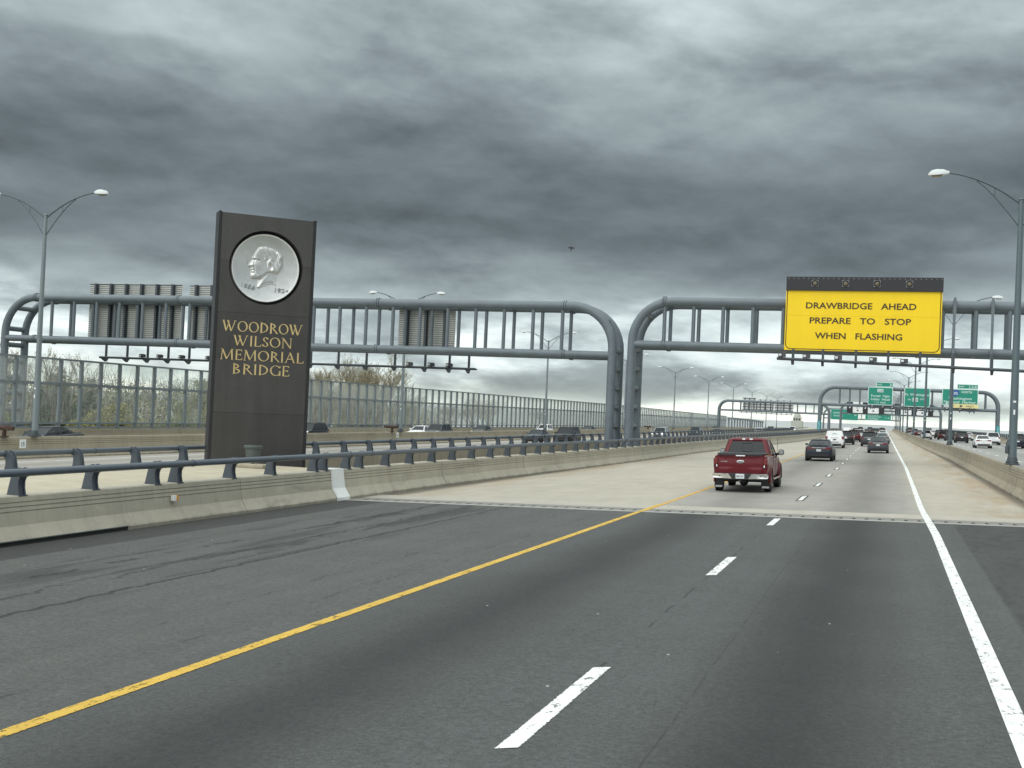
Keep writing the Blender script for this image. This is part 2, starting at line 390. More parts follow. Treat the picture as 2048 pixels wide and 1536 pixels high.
paint('gantry dark', (.055, .068, .078), .5, 0, .15, 1.5)
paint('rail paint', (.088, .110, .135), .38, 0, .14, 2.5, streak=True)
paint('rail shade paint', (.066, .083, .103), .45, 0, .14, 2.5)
paint('pole paint', (.20, .235, .25), .45, 0.15, .14, 1.6, streak=True)
paint('dark pole paint', (.105, .14, .155), .45, 0.1, .14, 1.6, streak=True)
paint('arm steel', (.07, .10, .115), .45, .1, .1, 3)
paint('wall steel', (.18, .21, .225), .5, 0, .12, 2, streak=True)
paint('luminaire white', (.66, .70, .70), .4, 0, .05, 4)
paint('luminaire lens', (.18, .16, .10), .3, 0, .1, 4)
paint('sign yellow', (.93, .645, .004), .55, 0, .07, 1.1, streak=True)
paint('sign black', (.018, .018, .022), .45, 0, .2, 2.0)
paint('sign ink', (.045, .028, .008), .5, 0, .1, 6)
paint('sign green', (.010, .25, .175), .5, 0, .05, 1)
paint('sign white', (.62, .78, .72), .5, 0, .04, 2)
paint('panel white', (.82, .84, .84), .5, 0, .04, 2)
paint('sign cream', (.80, .70, .33), .5, 0, .04, 2)
paint('sign blue', (.04, .09, .35), .5, 0, .04, 2)
paint('sign teal', (.02, .26, .30), .5, 0, .05, 2)
paint('sign back aluminium', (.76, .77, .72), .5, 0, .08, 1.2)
paint('sign rib', (.27, .285, .28), .6, .1, .12, 1.5)
paint('beacon lens', (.16, .14, .09), .25, 0, .2, 8)
paint('steel grey', (.22, .24, .25), .45, .4, .12, 3)
paint('galvanised', (.10, .125, .125), .45, .4, .15, 5)
paint('rust', (.065, .038, .028), .8, .1, .35, 6, bump=.4)
paint('bright rim', (.86, .87, .85), .45, .2, .08, 5)
paint('gold leaf', (.72, .55, .26), .42, .25, .18, 9)
paint('white cover', (.80, .82, .80), .45, 0, .07, 2.5)
paint('joint steel', (.21, .205, .185), .6, 0, .25, 4)
paint('joint plate', (.33, .325, .30), .6, 0, .2, 4)
paint('header concrete', (.40, .375, .32), .8, 0, .14, 2)
paint('joint dark', (.035, .033, .03), .8, 0, .3, 4)
paint('dark slot', (.02, .02, .02), .9, 0, .3, 4)
paint('rubber', (.018, .018, .019), .8, 0, .2, 8)
paint('black plastic', (.022, .023, .025), .5, 0, .15, 5)
paint('car glass', (.020, .026, .028), .06, 0, .1, 3, spec=.3)
paint('chrome', (.62, .63, .62), .16, .95, .06, 6)
paint('car mirror', (.30, .33, .33), .2, .7, .1, 4)
paint('rim alloy', (.38, .39, .40), .3, .8, .1, 6)
paint('tail red', (.16, .006, .009), .2, 0, .1, 8, coat=.6)
paint('head lamp', (.75, .78, .80), .12, 0, .05, 8, coat=.6)
paint('lit lamp', (1.0, .98, .92), .3, 0, .02, 3, emit=2.2)
paint('plate white', (.72, .76, .78), .45, 0, .04, 4)
paint('ink dark', (.05, .06, .09), .5, 0, .1, 6)
paint('orange reflector', (.85, .36, .03), .3, 0, .05, 8)
paint('bark', (.115, .088, .062), .9, 0, .3, 3)
paint('twig', (.235, .21, .16), .9, 0, .25, 1.5)
paint('pale bark', (.26, .24, .20), .9, 0, .3, 2)
paint('feather black', (.012, .012, .013), .7, 0, .2, 5)
paint('soil grass', (.10, .105, .05), .95, 0, .3, .2)
paint('pale stone', (.42, .43, .37), .8, 0, .1, .2)
for nm, c in dict(red=(.118, .004, .010), navy=(.010, .017, .033), charcoal=(.045, .050, .055), black=(.010, .011, .012), white=(.80, .82, .82),
                  silver=(.36, .40, .40), slate=(.070, .082, .092), bluegrey=(.030, .040, .056), maroon=(.075, .005, .010), grey=(.062, .062, .067),
                  sage=(.22, .27, .26), darkgrey=(.030, .033, .036)).items():
    paint('body ' + nm, c, .34, .0 if nm in ('white', 'black') else .12, .03, 2, coat=.22, spec=.3)
def leaf_mat(name, c):
    m, t, b = base_mat(name, .7)
    P = t.new('ShaderNodeNewGeometry').outputs['Position']
    n = t.noise(P, 1.1, 4, .7); n2 = t.noise(P, 9, 2)
    f = t.m('ADD', .4, t.m('MULTIPLY', t.m('ADD', n, n2), .6))
    sc = t.new('ShaderNodeVectorMath', operation='SCALE'); sc.inputs[0].default_value = c; t.put(sc.inputs[3], f)
    t.l.new(sc.outputs[0], b.inputs['Base Color'])
leaf_mat('leaf evergreen', (.045, .085, .03)); leaf_mat('leaf yellow', (.31, .285, .10)); leaf_mat('leaf green', (.18, .22, .06)); leaf_mat('leaf bud', (.30, .27, .14)); leaf_mat('leaf olive', (.21, .21, .085))

# ------------------------------------------------------------------ mesh helpers
class MB:
    def __init__(s): s.v = []; s.f = []; s.mi = []; s.cur = 0
    def add(s, vs, fs):
        o = len(s.v); s.v += [tuple(v) for v in vs]; s.f += [tuple(i + o for i in f) for f in fs]; s.mi += [s.cur] * len(fs); return s
    def box(s, x0, x1, y0, y1, z0, z1):
        return s.add([(x0, y0, z0), (x1, y0, z0), (x1, y1, z0), (x0, y1, z0), (x0, y0, z1), (x1, y0, z1), (x1, y1, z1), (x0, y1, z1)],
                     [(0, 3, 2, 1), (4, 5, 6, 7), (0, 1, 5, 4), (1, 2, 6, 5), (2, 3, 7, 6), (3, 0, 4, 7)])
    def cbox(s, x0, x1, y0, y1, z0, z1, c=.02):
        """box with chamfered edges along all directions"""
        def sec(z, i): return [(x0 + c + i, y0 + i, z), (x1 - c - i, y0 + i, z), (x1 - i, y0 + c + i, z), (x1 - i, y1 - c - i, z), (x1 - c - i, y1 - i, z), (x0 + c + i, y1 - i, z), (x0 + i, y1 - c - i, z), (x0 + i, y0 + c + i, z)]
        return s.loft([sec(z0, c), sec(z0 + c, 0), sec(z1 - c, 0), sec(z1, c)])
    def loft(s, rings, cap=True, closed=True):
        n = len(rings[0]); vs = [p for r in rings for p in r]; fs = []
        for i in range(len(rings) - 1):
            for j in range(n if closed else n - 1):
                a = i * n + j; b2 = i * n + (j + 1) % n
                fs.append((a, b2, b2 + n, a + n))
        if cap: fs.append(tuple(range(n - 1, -1, -1))); fs.append(tuple(range((len(rings) - 1) * n, len(rings) * n)))
        return s.add(vs, fs)
    def prism(s, poly, axis, a, b):
        def P(u, v, w): return {'x': (w, u, v), 'y': (u, w, v), 'z': (u, v, w)}[axis]
        return s.loft([[P(u, v, a) for u, v in poly], [P(u, v, b) for u, v in poly]])
    def tube(s, path, rad, n=8, cap=True):
        path = [Vector(p) for p in path]; rr = rad if isinstance(rad, (list, tuple)) else [rad] * len(path)
        rings = []; up = None
        for i, p in enumerate(path):
            d = (path[min(i + 1, len(path) - 1)] - path[max(i - 1, 0)]).normalized()
            if up is None: up = Vector((0, 0, 1)) if abs(d.z) < .9 else Vector((0, 1, 0))
            a = d.cross(up)
            if a.length < 1e-4: a = d.cross(Vector((1, 0, 0)))
            a.normalize(); b = a.cross(d); up = b
            rings.append([tuple(p + (a * math.cos(2 * math.pi * k / n) + b * math.sin(2 * math.pi * k / n)) * rr[i]) for k in range(n)])
        return s.loft(rings, cap)
    def cyl(s, c, axis, r, h, n=16, r2=None):
        c = Vector(c); d = {'x': Vector((1, 0, 0)), 'y': Vector((0, 1, 0)), 'z': Vector((0, 0, 1))}[axis]
        return s.tube([c - d * h / 2, c + d * h / 2], [r, r if r2 is None else r2], n)
    def lathe(s, prof, axis='z', n=20, c=(0, 0, 0)):
        rings = []
        for r, h in prof:
            ring = []
            for k in range(n):
                a = 2 * math.pi * k / n; u, v = r * math.cos(a), r * math.sin(a)
                ring.append({'z': (c[0] + u, c[1] + v, c[2] + h), 'y': (c[0] + u, c[1] + h, c[2] + v), 'x': (c[0] + h, c[1] + u, c[2] + v)}[axis])
            rings.append(ring)
        return s.loft(rings)
    def sphere(s, c, r, n=10, m=6):
        prof = [(max(1e-4, r * math.sin(math.pi * i / m)), -r * math.cos(math.pi * i / m)) for i in range(m + 1)]
        return s.lathe(prof, 'z', n, c)
    def mesh(s, name, mats, smooth=True, angle=35):
        me = bpy.data.meshes.new(name); me.from_pydata(s.v, [], s.f)
        for mt in (mats if isinstance(mats, (list, tuple)) else [mats]): me.materials.append(MATS[mt])
        if any(s.mi): me.polygons.foreach_set('material_index', s.mi)
        bm = bmesh.new(); bm.from_mesh(me); bmesh.ops.recalc_face_normals(bm, faces=bm.faces); bm.to_mesh(me); bm.free()
        if smooth:
            me.polygons.foreach_set('use_smooth', [True] * len(me.polygons)); me.set_sharp_from_angle(angle=R(angle))
        me.update(); return me

def link(name, me, parent=None, loc=None, rot=None, kind=None, label=None):
    o = bpy.data.objects.new(name, me); COL.objects.link(o)
    if loc is not None: o.location = loc
    if rot is not None: o.rotation_euler = rot
    if parent is not None: o.parent = parent
    if kind: o['kind'] = kind
    if label: o['label'] = label
    return o
def thing(name, label, cat, loc=(0, 0, 0), rz=0.0, group=None):
    o = bpy.data.objects.new(name, None); COL.objects.link(o); o.empty_display_size = .3
    o.location = loc; o.rotation_euler = (0, 0, rz); o['label'] = label; o['category'] = cat
    if group: o['group'] = group
    return o
def tag(o, label, cat, group=None):
    o['label'] = label; o['category'] = cat
    if group: o['group'] = group
    return o
def copy_tree(root, label, loc, rz=None, group=None, scale=None):
    r = root.copy(); COL.objects.link(r); r.location = loc; r['label'] = label
    if rz is not None: r.rotation_euler = (0, 0, rz)
    if group: r['group'] = group
    if scale: r.scale = scale
    for ch in list(root.children):
        c = ch.copy(); COL.objects.link(c); c.parent = r
        for g in list(ch.children):
            d = g.copy(); COL.objects.link(d); d.parent = c
    return r
def text_mesh(s, width, height, depth, mat, bold=.012):
    """lettering that stands in the XZ plane and faces -Y, fitted to width x capital height"""
    cu = bpy.data.curves.new('lettering', 'FONT'); cu.body = s; cu.extrude = .02; cu.resolution_u = 3; cu.offset = bold
    ob = bpy.data.objects.new('lettering', cu)
    me = bpy.data.meshes.new_from_object(ob); bpy.data.objects.remove(ob); bpy.data.curves.remove(cu)
    n = len(me.vertices); co = np.empty(n * 3); me.vertices.foreach_get('co', co); co = co.reshape(-1, 3)
    lo, hi = co.min(0), co.max(0)
    capref = .73
    out = np.zeros_like(co)
    out[:, 0] = (co[:, 0] - (lo[0] + hi[0]) / 2) / max(hi[0] - lo[0], 1e-6) * width
    out[:, 2] = (co[:, 1] - capref / 2 + .0) / capref * height
    out[:, 1] = -co[:, 2] / .02 * depth / 2
    me.vertices.foreach_set('co', out.ravel())
    me.materials.clear(); me.materials.append(MATS[mat]); me.update()
    bm = bmesh.new(); bm.from_mesh(me); bmesh.ops.recalc_face_normals(bm, faces=bm.faces); bm.to_mesh(me); bm.free()
    return me
def letters(parent, s_, width, height, depth, mat, loc, bold=.012):
    """separate letter parts cut out of one line of lettering"""
    me = text_mesh(s_, width, height, depth, mat, bold)
    bm = bmesh.new(); bm.from_mesh(me); bm.verts.ensure_lookup_table(); seen = set(); comps = []
    for v in bm.verts:
        if v.index in seen: continue
        st = [v]; comp = []; seen.add(v.index)
        while st:
            q = st.pop(); comp.append(q.index)
            for e in q.link_edges:
                o = e.other_vert(q)
                if o.index not in seen: seen.add(o.index); st.append(o)
        comps.append((min(bm.verts[i].co.x for i in comp), max(bm.verts[i].co.x for i in comp), comp))
    comps.sort(key=lambda c: c[0]); groups = []
    for a, b, c in comps:
        if groups and a < groups[-1][1] - .2 * (groups[-1][1] - groups[-1][0]): g = groups[-1]; g[1] = max(g[1], b); g[2] += c
        else: groups.append([a, b, list(c)])
    for a, b, c in groups:
        idx = {v: k for k, v in enumerate(c)}; vs = [tuple(bm.verts[v].co) for v in c]
        fs = [[idx[v.index] for v in f.verts] for f in bm.faces if f.verts[0].index in idx]
        m2 = bpy.data.meshes.new('letter'); m2.from_pydata(vs, [], fs); m2.materials.append(MATS[mat]); link('letter', m2, parent, loc)
    bm.free(); bpy.data.meshes.remove(me)
def rrect(x0, x1, z0, z1, r, n=5):
    pts = []
    for cx, cz, a0 in ((x1 - r, z1 - r, 0), (x0 + r, z1 - r, 90), (x0 + r, z0 + r, 180), (x1 - r, z0 + r, 270)):
        for k in range(n): a = R(a0 + 90 * k / (n - 1)); pts.append((cx + r * math.cos(a), cz + r * math.sin(a)))
    return pts
def frame_ring(mb, x0, x1, z0, z1, r, w, ya, yb):
    o = rrect(x0, x1, z0, z1, r); i = rrect(x0 + w, x1 - w, z0 + w, z1 - w, max(r - w, .005)); n = len(o)
    vs = [(a, ya, b) for a, b in o] + [(a, ya, b) for a, b in i] + [(a, yb, b) for a, b in o] + [(a, yb, b) for a, b in i]
    fs = []
    for k in range(n):
        k2 = (k + 1) % n
        fs += [(k, k2, n + k2, n + k), (2 * n + k, 3 * n + k, 3 * n + k2, 2 * n + k2), (k, 2 * n + k, 2 * n + k2, k2), (n + k, n + k2, 3 * n + k2, 3 * n + k)]
    mb.add(vs, fs)

# ------------------------------------------------------------------ levels of the decks
JOINT = 31.35
def interp(x, tab):
    if x <= tab[0][0]: return tab[0][1]
    for (a, b), (c, d) in zip(tab, tab[1:]):
        if x <= c: return b + (d - b) * (x - a) / (c - a)
    return tab[-1][1]
def crest(y): return -((max(0.0, y - 470)) ** 2) / 14000
def zd(x, y=0.0):
    if x > -18: z = .03 * x
    else:
        z = .0277 * x + .02 - .002 * max(0.0, y - 60) * min(1.0, max(0.0, (-x - 15) / 45))
    return z + crest(y)
def xs(y): return -.004 * max(0.0, y - 70)
def xleft(y): return interp(y, [(-20, -15.02), (42, -15.0), (54, -14.6), (67, -14.3), (95, -14.1), (165, -11.35), (210, -10.7), (320, -10.5), (500, -11.8), (900, -14)])
def xright(y): return interp(y, [(-20, 4.2), (90, 4.2), (112, 3.75), (157, 3.35), (274, 2.65), (420, 2.1), (900, .3)])

def strip(name, xa, xb, ys, mat, dz=0.0, kind='structure', parent=None, nx=1, zf=zd):
    """sheet that follows the deck; xa / xb are functions of y"""
    mb = MB(); vs = []; fs = []
    for y in ys:
        for k in range(nx + 1):
            x = xa(y) + (xb(y) - xa(y)) * k / nx; vs.append((x, y, zf(x, y) + dz))
    for i in range(len(ys) - 1):
        for k in range(nx): a = i * (nx + 1) + k; fs.append((a, a + 1, a + nx + 2, a + nx + 1))
    mb.add(vs, fs); me = mb.mesh(name, mat, False)
    o = link(name, me, parent)
    if kind: o['kind'] = kind
    return o
YS = [JOINT + .25, 50, 70, 90, 120, 160, 200, 250, 300, 350, 400, 450, 480, 510, 540, 570, 600, 650, 700, 780, 900]
road = strip('road', lambda y: -15.6, lambda y: 4.6, [-14, 0, 15, JOINT - .25], 'asphalt')
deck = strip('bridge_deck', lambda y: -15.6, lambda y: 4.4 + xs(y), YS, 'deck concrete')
cway = strip('right_carriageway', lambda y: 4.4 + xs(y), lambda y: 17.2 + xs(y), [-14, 20] + YS, 'carriageway concrete')
opp1 = strip('oncoming_carriageway', lambda y: -40.6, lambda y: -20.5, [-14, 20] + YS, 'oncoming concrete')
opp2 = strip('far_oncoming_carriageway', lambda y: -58.6, lambda y: -40.6, [-14, 20] + YS, 'oncoming concrete')

# expansion joint with finger plates
def expansion_joint():
    t = thing('expansion_joint', 'steel finger joint crossing the road where black asphalt meets tan concrete deck', 'expansion joint', (0, JOINT, 0))
    def band(name, y0, y1, mat, dz):
        mb = MB(); mb.add([(-15, y0, zd(-15) + dz), (4.3, y0, zd(4.3) + dz), (4.3, y1, zd(4.3) + dz), (-15, y1, zd(-15) + dz)], [(0, 1, 2, 3)])
        link(name, mb.mesh(name, mat, False), t)
    band('edge_plate', -.27, .12, 'joint plate', .006); band('joint_gap', .121, 1.05, 'joint steel', .003); band('header', 1.051, 2.5, 'header concrete', .005)
    mb = MB(); x = -14.6
    while x < 4.0:
        z = zd(x) + .006
        mb.add([(x + .02, .2, z), (x + .13, .2, z + .003), (x + .10, .60, z + .003), (x + .05, .60, z)], [(0, 1, 2, 3)])
        mb.add([(x + .19, .5, z + .003), (x + .29, .5, z + .003), (x + .26, .95, z + .003), (x + .21, .95, z + .003)], [(0, 1, 2, 3)]); x += .32
    link('finger', mb.mesh('finger', 'joint dark', False), t, kind='stuff')
expansion_joint()

# road markings
def line_on(parent, name, xc, w, ys, mat):
    return strip(name, lambda y: xc + xs(y) - w / 2, lambda y: xc + xs(y) + w / 2, ys, mat, .006, None, parent)
line_on(road, 'edge_line', -6.28, .17, [-14, 0, 15, JOINT - .28], 'yellow paint')
line_on(deck, 'edge_line', -6.22, .14, YS, 'yellow plain')
XW_TAB = [(-14, 1.07), (29, 1.10), (32.5, 1.04), (36, 1.0), (60, 1.04), (900, 1.04)]
xwl = lambda y: interp(y, XW_TAB)
strip('edge_line', lambda y: xwl(y) - .09, lambda y: xwl(y) + .09, [-14, 0, 4, 8, 11, 13, 15, 18, 21, 24, 28, JOINT - .28], 'white paint', .006, None, road)
strip('edge_line', lambda y: xwl(y) + xs(y) - .08, lambda y: xwl(y) + xs(y) + .08, [JOINT + .25, 34, 37, 42] + YS[1:], 'white paint', .006, None, deck)
strip('edge_line', lambda y: xwl(y) - .088, lambda y: xwl(y) + .088, [JOINT - .3, JOINT + 1.2, JOINT + 2.8], 'white paint', .012, None, deck)
line_on(road, 'edge_line', -6.26, .15, [JOINT - .3, JOINT + 1.2, JOINT + 2.8], 'yellow paint').location.z += .006
def dash(y0, ln, xc, w, parent, mat='dash paint', dz=.006, skew=.05):
    mb = MB(); n = 4; vs = []; fs = []
    for i in range(n + 1):
        y = y0 + ln * i / n
        for sx in (-1, 1): x = xc + xs(y) + sx * w / 2; yy = y + skew * sx; vs.append((x, yy, zd(x, yy) + dz))
    for i in range(n): fs.append((2 * i, 2 * i + 1, 2 * i + 3, 2 * i + 2))
    return link('lane_dash', mb.add(vs, fs).mesh('lane_dash', mat, False), parent)
def dark_dash(y0, ln, xc, w, parent): return dash(y0, ln, xc, w, parent, 'joint dark', .004, .05)
dash(8.35, 3.05, -2.60, .17, road); dash(18.85, 2.7, -2.60, .17, road); dash(28.6, 2.1, -2.60, .17, road)
y = 38.3
while y < 470:
    if y < 110: dark_dash(y - .25, 2.9, -2.58, .24, deck)
    dash(y, 2.4, -2.58, .15, deck); y += 9.05
for xc, y0 in ((8.9, 108.0), (12.6, 104.0)):
    y = y0 - 63
    while y < 400:
        dash(y, 2.6, xc, .16, cway); y += 8.6
line_on(cway, 'edge_line', 5.35, .14, [20] + YS, 'white paint'); line_on(cway, 'edge_line', 16.0, .14, [20] + YS, 'white paint')
for ox, par in (((-22.4), opp1), ((-37.6), opp1), ((-43.0), opp2), ((-56.0), opp2)):
    strip('edge_line', lambda y, ox=ox: ox - .1, lambda y, ox=ox: ox + .1, [-14, 20] + YS, 'white paint', .006, None, par)
for xc in (-26.2, -29.9, -33.7):
    y = 12
    while y < 300: dash(y, 3.0, xc - xs(y), .15, opp1); y += 12.2

# ------------------------------------------------------------------ ground, river
def ground():
    rnd = random.Random(3); mb = MB(); nx, ny = 24, 26; vs = []; fs = []
    for j in range(ny + 1):
        for i in range(nx + 1):
            x = -62.5 - (i / nx) ** 1.5 * 900; y = -80 + j / ny * 420
            z = -4.2 + rnd.uniform(-.3, .3) - max(0, y - 265) * .07 - i * .02
            vs.append((x, y, z))
    for j in range(ny):
        for i in range(nx): a = j * (nx + 1) + i; fs.append((a, a + 1, a + nx + 2, a + nx + 1))
    o = link('ground', mb.add(vs, fs).mesh('ground', 'soil grass')); o['kind'] = 'structure'
    mb = MB(); mb.add([(-9000, -3000, -9.5), (9000, -3000, -9.5), (9000, 26000, -9.5), (-9000, 26000, -9.5)], [(0, 1, 2, 3)])
    o = link('river', mb.mesh('river', 'river water', False)); o['kind'] = 'structure'
    mb = MB(); vs = [(22, 330, -9.7), (70, 320, -9.7), (120, 420, -9.7), (90, 520, -9.7), (26, 500, -9.7)]
    vs += [(30, 345, -8.2), (66, 340, -8.0), (108, 420, -8.0), (84, 500, -8.2), (33, 485, -8.3)]
    fs = [(i, (i + 1) % 5, 5 + (i + 1) % 5, 5 + i) for i in range(5)] + [(5, 6, 7, 8, 9)]
    o = link('river_bank', mb.add(vs, fs).mesh('river_bank', 'soil grass')); o['kind'] = 'structure'
ground()
# infill slab between the two carriageways on the abutment
def median():
    mb = MB(); mb.box(-20.62, -15.56, -14, JOINT + .6, .10, .37)
    o = link('median_slab', mb.mesh('median_slab', 'slab concrete')); o['kind'] = 'structure'
    mb = MB(); mb.box(-60.5, 18, -13.9, JOINT - .3, -3.2, -2.2); mb.box(-60.5, 18, JOINT - .1, 420, -4.4, -3.4)
    o = link('bridge_girders', mb.mesh('bridge_girders', 'grey wall concrete')); o['kind'] = 'structure'
median()

# ------------------------------------------------------------------ concrete barriers, built segment by segment
def fprofile(side, h=.87, top=.42, back=True, grooves=(.745, .665, .58), gd=.022):
    """cross-section (x, z); the traffic face is at x=0 and the body runs to -side"""
    def fx(z):
        if z < .075: return 0.0
        if z < .33: return .17 * (z - .075) / .255
        return .17 + .075 * (z - .33) / (h - .33)
    pts = [(0.0, -.12), (0.0, .075), (.17, .33)]
    for g in sorted(grooves):
        s = g * h / .87
        pts += [(fx(s - .012), s - .012), (fx(s) + gd, s - .008), (fx(s) + gd, s + .008), (fx(s + .012), s + .012)]
    pts += [(fx(h - .02), h - .02), (fx(h) + .02, h)]
    w = .245 + top
    if back == 'double':
        pts += [(w + .225 - x if False else 2 * .245 + top - x, z) for x, z in reversed(pts)]
    else: pts += [(w - .02, h), (w, h - .02), (w, -.12)]
    return [(-side * x, z) for x, z in pts]
def barrier(name, label, cat, xf, y0, y1, seg, side, prof, mat, far_seg=None, dx0=0.0, slot=False):
    t = thing(name, label, cat, (0, 0, 0)); y = y0; cache = {}; k = 0
    while y < y1 - .1:
        L = seg if (far_seg is None or y < 170) else far_seg
        key = round(L, 3)
        if key not in cache:
            mb = MB(); e = .008
            sh = lambda s: [(px * s, pz) for px, pz in prof]
            rings = [[(px, yy, pz) for px, pz in prof] for yy in (e, L - e)]
            mb.loft(rings); cache[key] = mb.mesh('segment', mat, False)
        xa, xb = xf(y), xf(y + L); za, zb_ = zd(xa, y), zd(xb, y + L)
        jit = random.Random(int(y * 13) + len(name)).uniform(-.012, .012)
        o = link('segment', cache[key], t, (xa + jit, y, za), None)
        dirv = Vector((xb - xa, L, zb_ - za))
        o.rotation_euler = (math.atan2(dirv.z, L), 0, -math.atan2(dirv.x, L))
        if k == 0 and slot: o.location.z += .0
        y += L; k += 1
    return t
pl = fprofile(1)
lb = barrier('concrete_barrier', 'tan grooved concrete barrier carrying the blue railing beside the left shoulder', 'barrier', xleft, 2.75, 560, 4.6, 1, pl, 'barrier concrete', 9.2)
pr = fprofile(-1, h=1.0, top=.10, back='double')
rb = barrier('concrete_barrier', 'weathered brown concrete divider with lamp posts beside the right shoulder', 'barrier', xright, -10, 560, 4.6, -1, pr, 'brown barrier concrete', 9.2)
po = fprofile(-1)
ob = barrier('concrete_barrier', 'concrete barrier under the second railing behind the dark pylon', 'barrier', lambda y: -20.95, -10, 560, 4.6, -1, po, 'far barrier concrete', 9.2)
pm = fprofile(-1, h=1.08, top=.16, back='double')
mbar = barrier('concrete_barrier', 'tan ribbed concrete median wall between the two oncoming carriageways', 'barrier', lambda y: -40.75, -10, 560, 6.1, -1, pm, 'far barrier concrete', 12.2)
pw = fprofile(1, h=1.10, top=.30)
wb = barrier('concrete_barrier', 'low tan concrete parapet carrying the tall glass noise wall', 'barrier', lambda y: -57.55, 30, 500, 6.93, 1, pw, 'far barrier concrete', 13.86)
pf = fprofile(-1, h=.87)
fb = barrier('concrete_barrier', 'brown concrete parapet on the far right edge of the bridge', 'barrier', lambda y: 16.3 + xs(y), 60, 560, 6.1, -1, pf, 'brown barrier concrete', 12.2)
# dark slot and steel angle under the first visible segment
def slot():
    mb = MB(); mb.box(-15.03, -14.985, 4, 20.95, -.57, -.375)
    link('drain_slot', mb.mesh('drain_slot', 'dark slot', False), lb)
    mb = MB(); mb.box(-15.05, -14.965, 4, 20.95, -.378, -.36)
    link('steel_angle', mb.mesh('steel_angle', 'galvanised', False), lb)
slot()
# white painted cover plate over the barrier joint
def cover():
    t = thing('joint_cover', 'white steel cover plate bent over the concrete barrier at the deck joint', 'cover plate', (xleft(JOINT), JOINT - .15, zd(-15)))
    o = [(.03, -.04), (.03, .09), (-.15, .345), (-.235, .895), (-.62, .895)]; i = [(x - .03, z - .004) for x, z in o]
    i[-1] = (-.62, .878); i[-2] = (-.25, .878)
    poly = o + list(reversed(i))
    for nm, a, b in (('plate', -.40, .34), ('flange', -.47, -.42)):
        mb = MB(); mb.prism(poly, 'y', a, b); link(nm, mb.mesh(nm, 'white cover', False), t)
cover()
def reflector():
    t = thing('reflector', 'small white and orange reflector block on the left concrete barrier', 'reflector', (-15.165, 22.78, .10))
    mb = MB(); mb.box(0, .10, -.07, .0, -.06, .06); link('white_face', mb.mesh('white_face', 'panel white', False), t)
    mb = MB(); mb.box(0, .085, .004, .10, -.06, .06); link('amber_face', mb.mesh('amber_face', 'orange reflector', False), t)
reflector()

# ------------------------------------------------------------------ blue railings
def rail_post_mesh():
    """curved twin-plate post; +x is the traffic side"""
    poly = [(.16, 0), (.115, .16), (.115, .27), (.15, .345), (.22, .37), (.245, .43), (.22, .50), (.12, .53), (.0, .50), (-.08, .42), (-.13, .25), (-.20, 0)]
    poly = [(x * .80 + .045, z) for x, z in poly]; mb = MB()
    mb.prism(poly, 'y', -.095, -.055); mb.prism(poly, 'y', .055, .095)
    inn = [(x * .82 + .004, z * .9) for x, z in poly]; mb.prism(inn, 'y', -.058, .058)
    mb.box(-.13, .19, -.115, .115, -.005, .015)
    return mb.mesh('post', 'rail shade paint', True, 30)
POST = rail_post_mesh()
def railing(label, xf, side, ys, top_h, y0, y1, joints, group=None, pr=.074):
    t = thing('bridge_railing', label, 'railing')
    for y in ys:
        x = xf(y); link('post', POST, t, (x, y, zd(x, y) + top_h), (0, 0, 0 if side > 0 else math.pi))
    edges = [y0] + [j for j in joints if y0 < j < y1] + [y1]
    for a, b in zip(edges, edges[1:]):
        n = max(1, int((b - a) / 8)); path = []
        for i in range(n + 1):
            y = a + (b - a) * i / n; x = xf(y); path.append((x + side * .20, y, zd(x, y) + top_h + .44))
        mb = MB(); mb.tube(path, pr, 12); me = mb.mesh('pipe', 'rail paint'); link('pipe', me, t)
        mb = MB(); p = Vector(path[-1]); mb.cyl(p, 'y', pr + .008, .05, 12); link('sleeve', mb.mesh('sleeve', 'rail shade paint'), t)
    return t
near_ys = [9.6, 11.8, 13.9, 16.0, 18.08, 20.2, 22.33, 23.19, 25.5, 27.51, 29.9, 30.5, 32.0, 32.9, 34.9] + [36.9 + 2.04 * k for k in range(115)]
railing('blue steel railing on the near barrier, running in front of the dark pylon', lambda y: xleft(y) - .42, 1, near_ys, .87, 3, 330, [10, 23.6, 31.9, 33.4] + list(range(46, 330, 14)))
far_ys = [6 + 2.5 * k for k in range(7)] + [23.91, 26.44, 28.96, 31.35] + [35.3 + 2.42 * k for k in range(100)]
railing('second blue steel railing behind the pylon, facing the oncoming lanes', lambda y: -20.53, -1, far_ys, .87, 3, 330, [27.3, 33.6] + list(range(48, 330, 14)))
railing('dark steel railing on the parapet at the far right edge of the bridge', lambda y: 16.72 + xs(y), -1, [90 + 2.9 * k for k in range(100)], .87, 80, 380, list(range(100, 380, 30)))

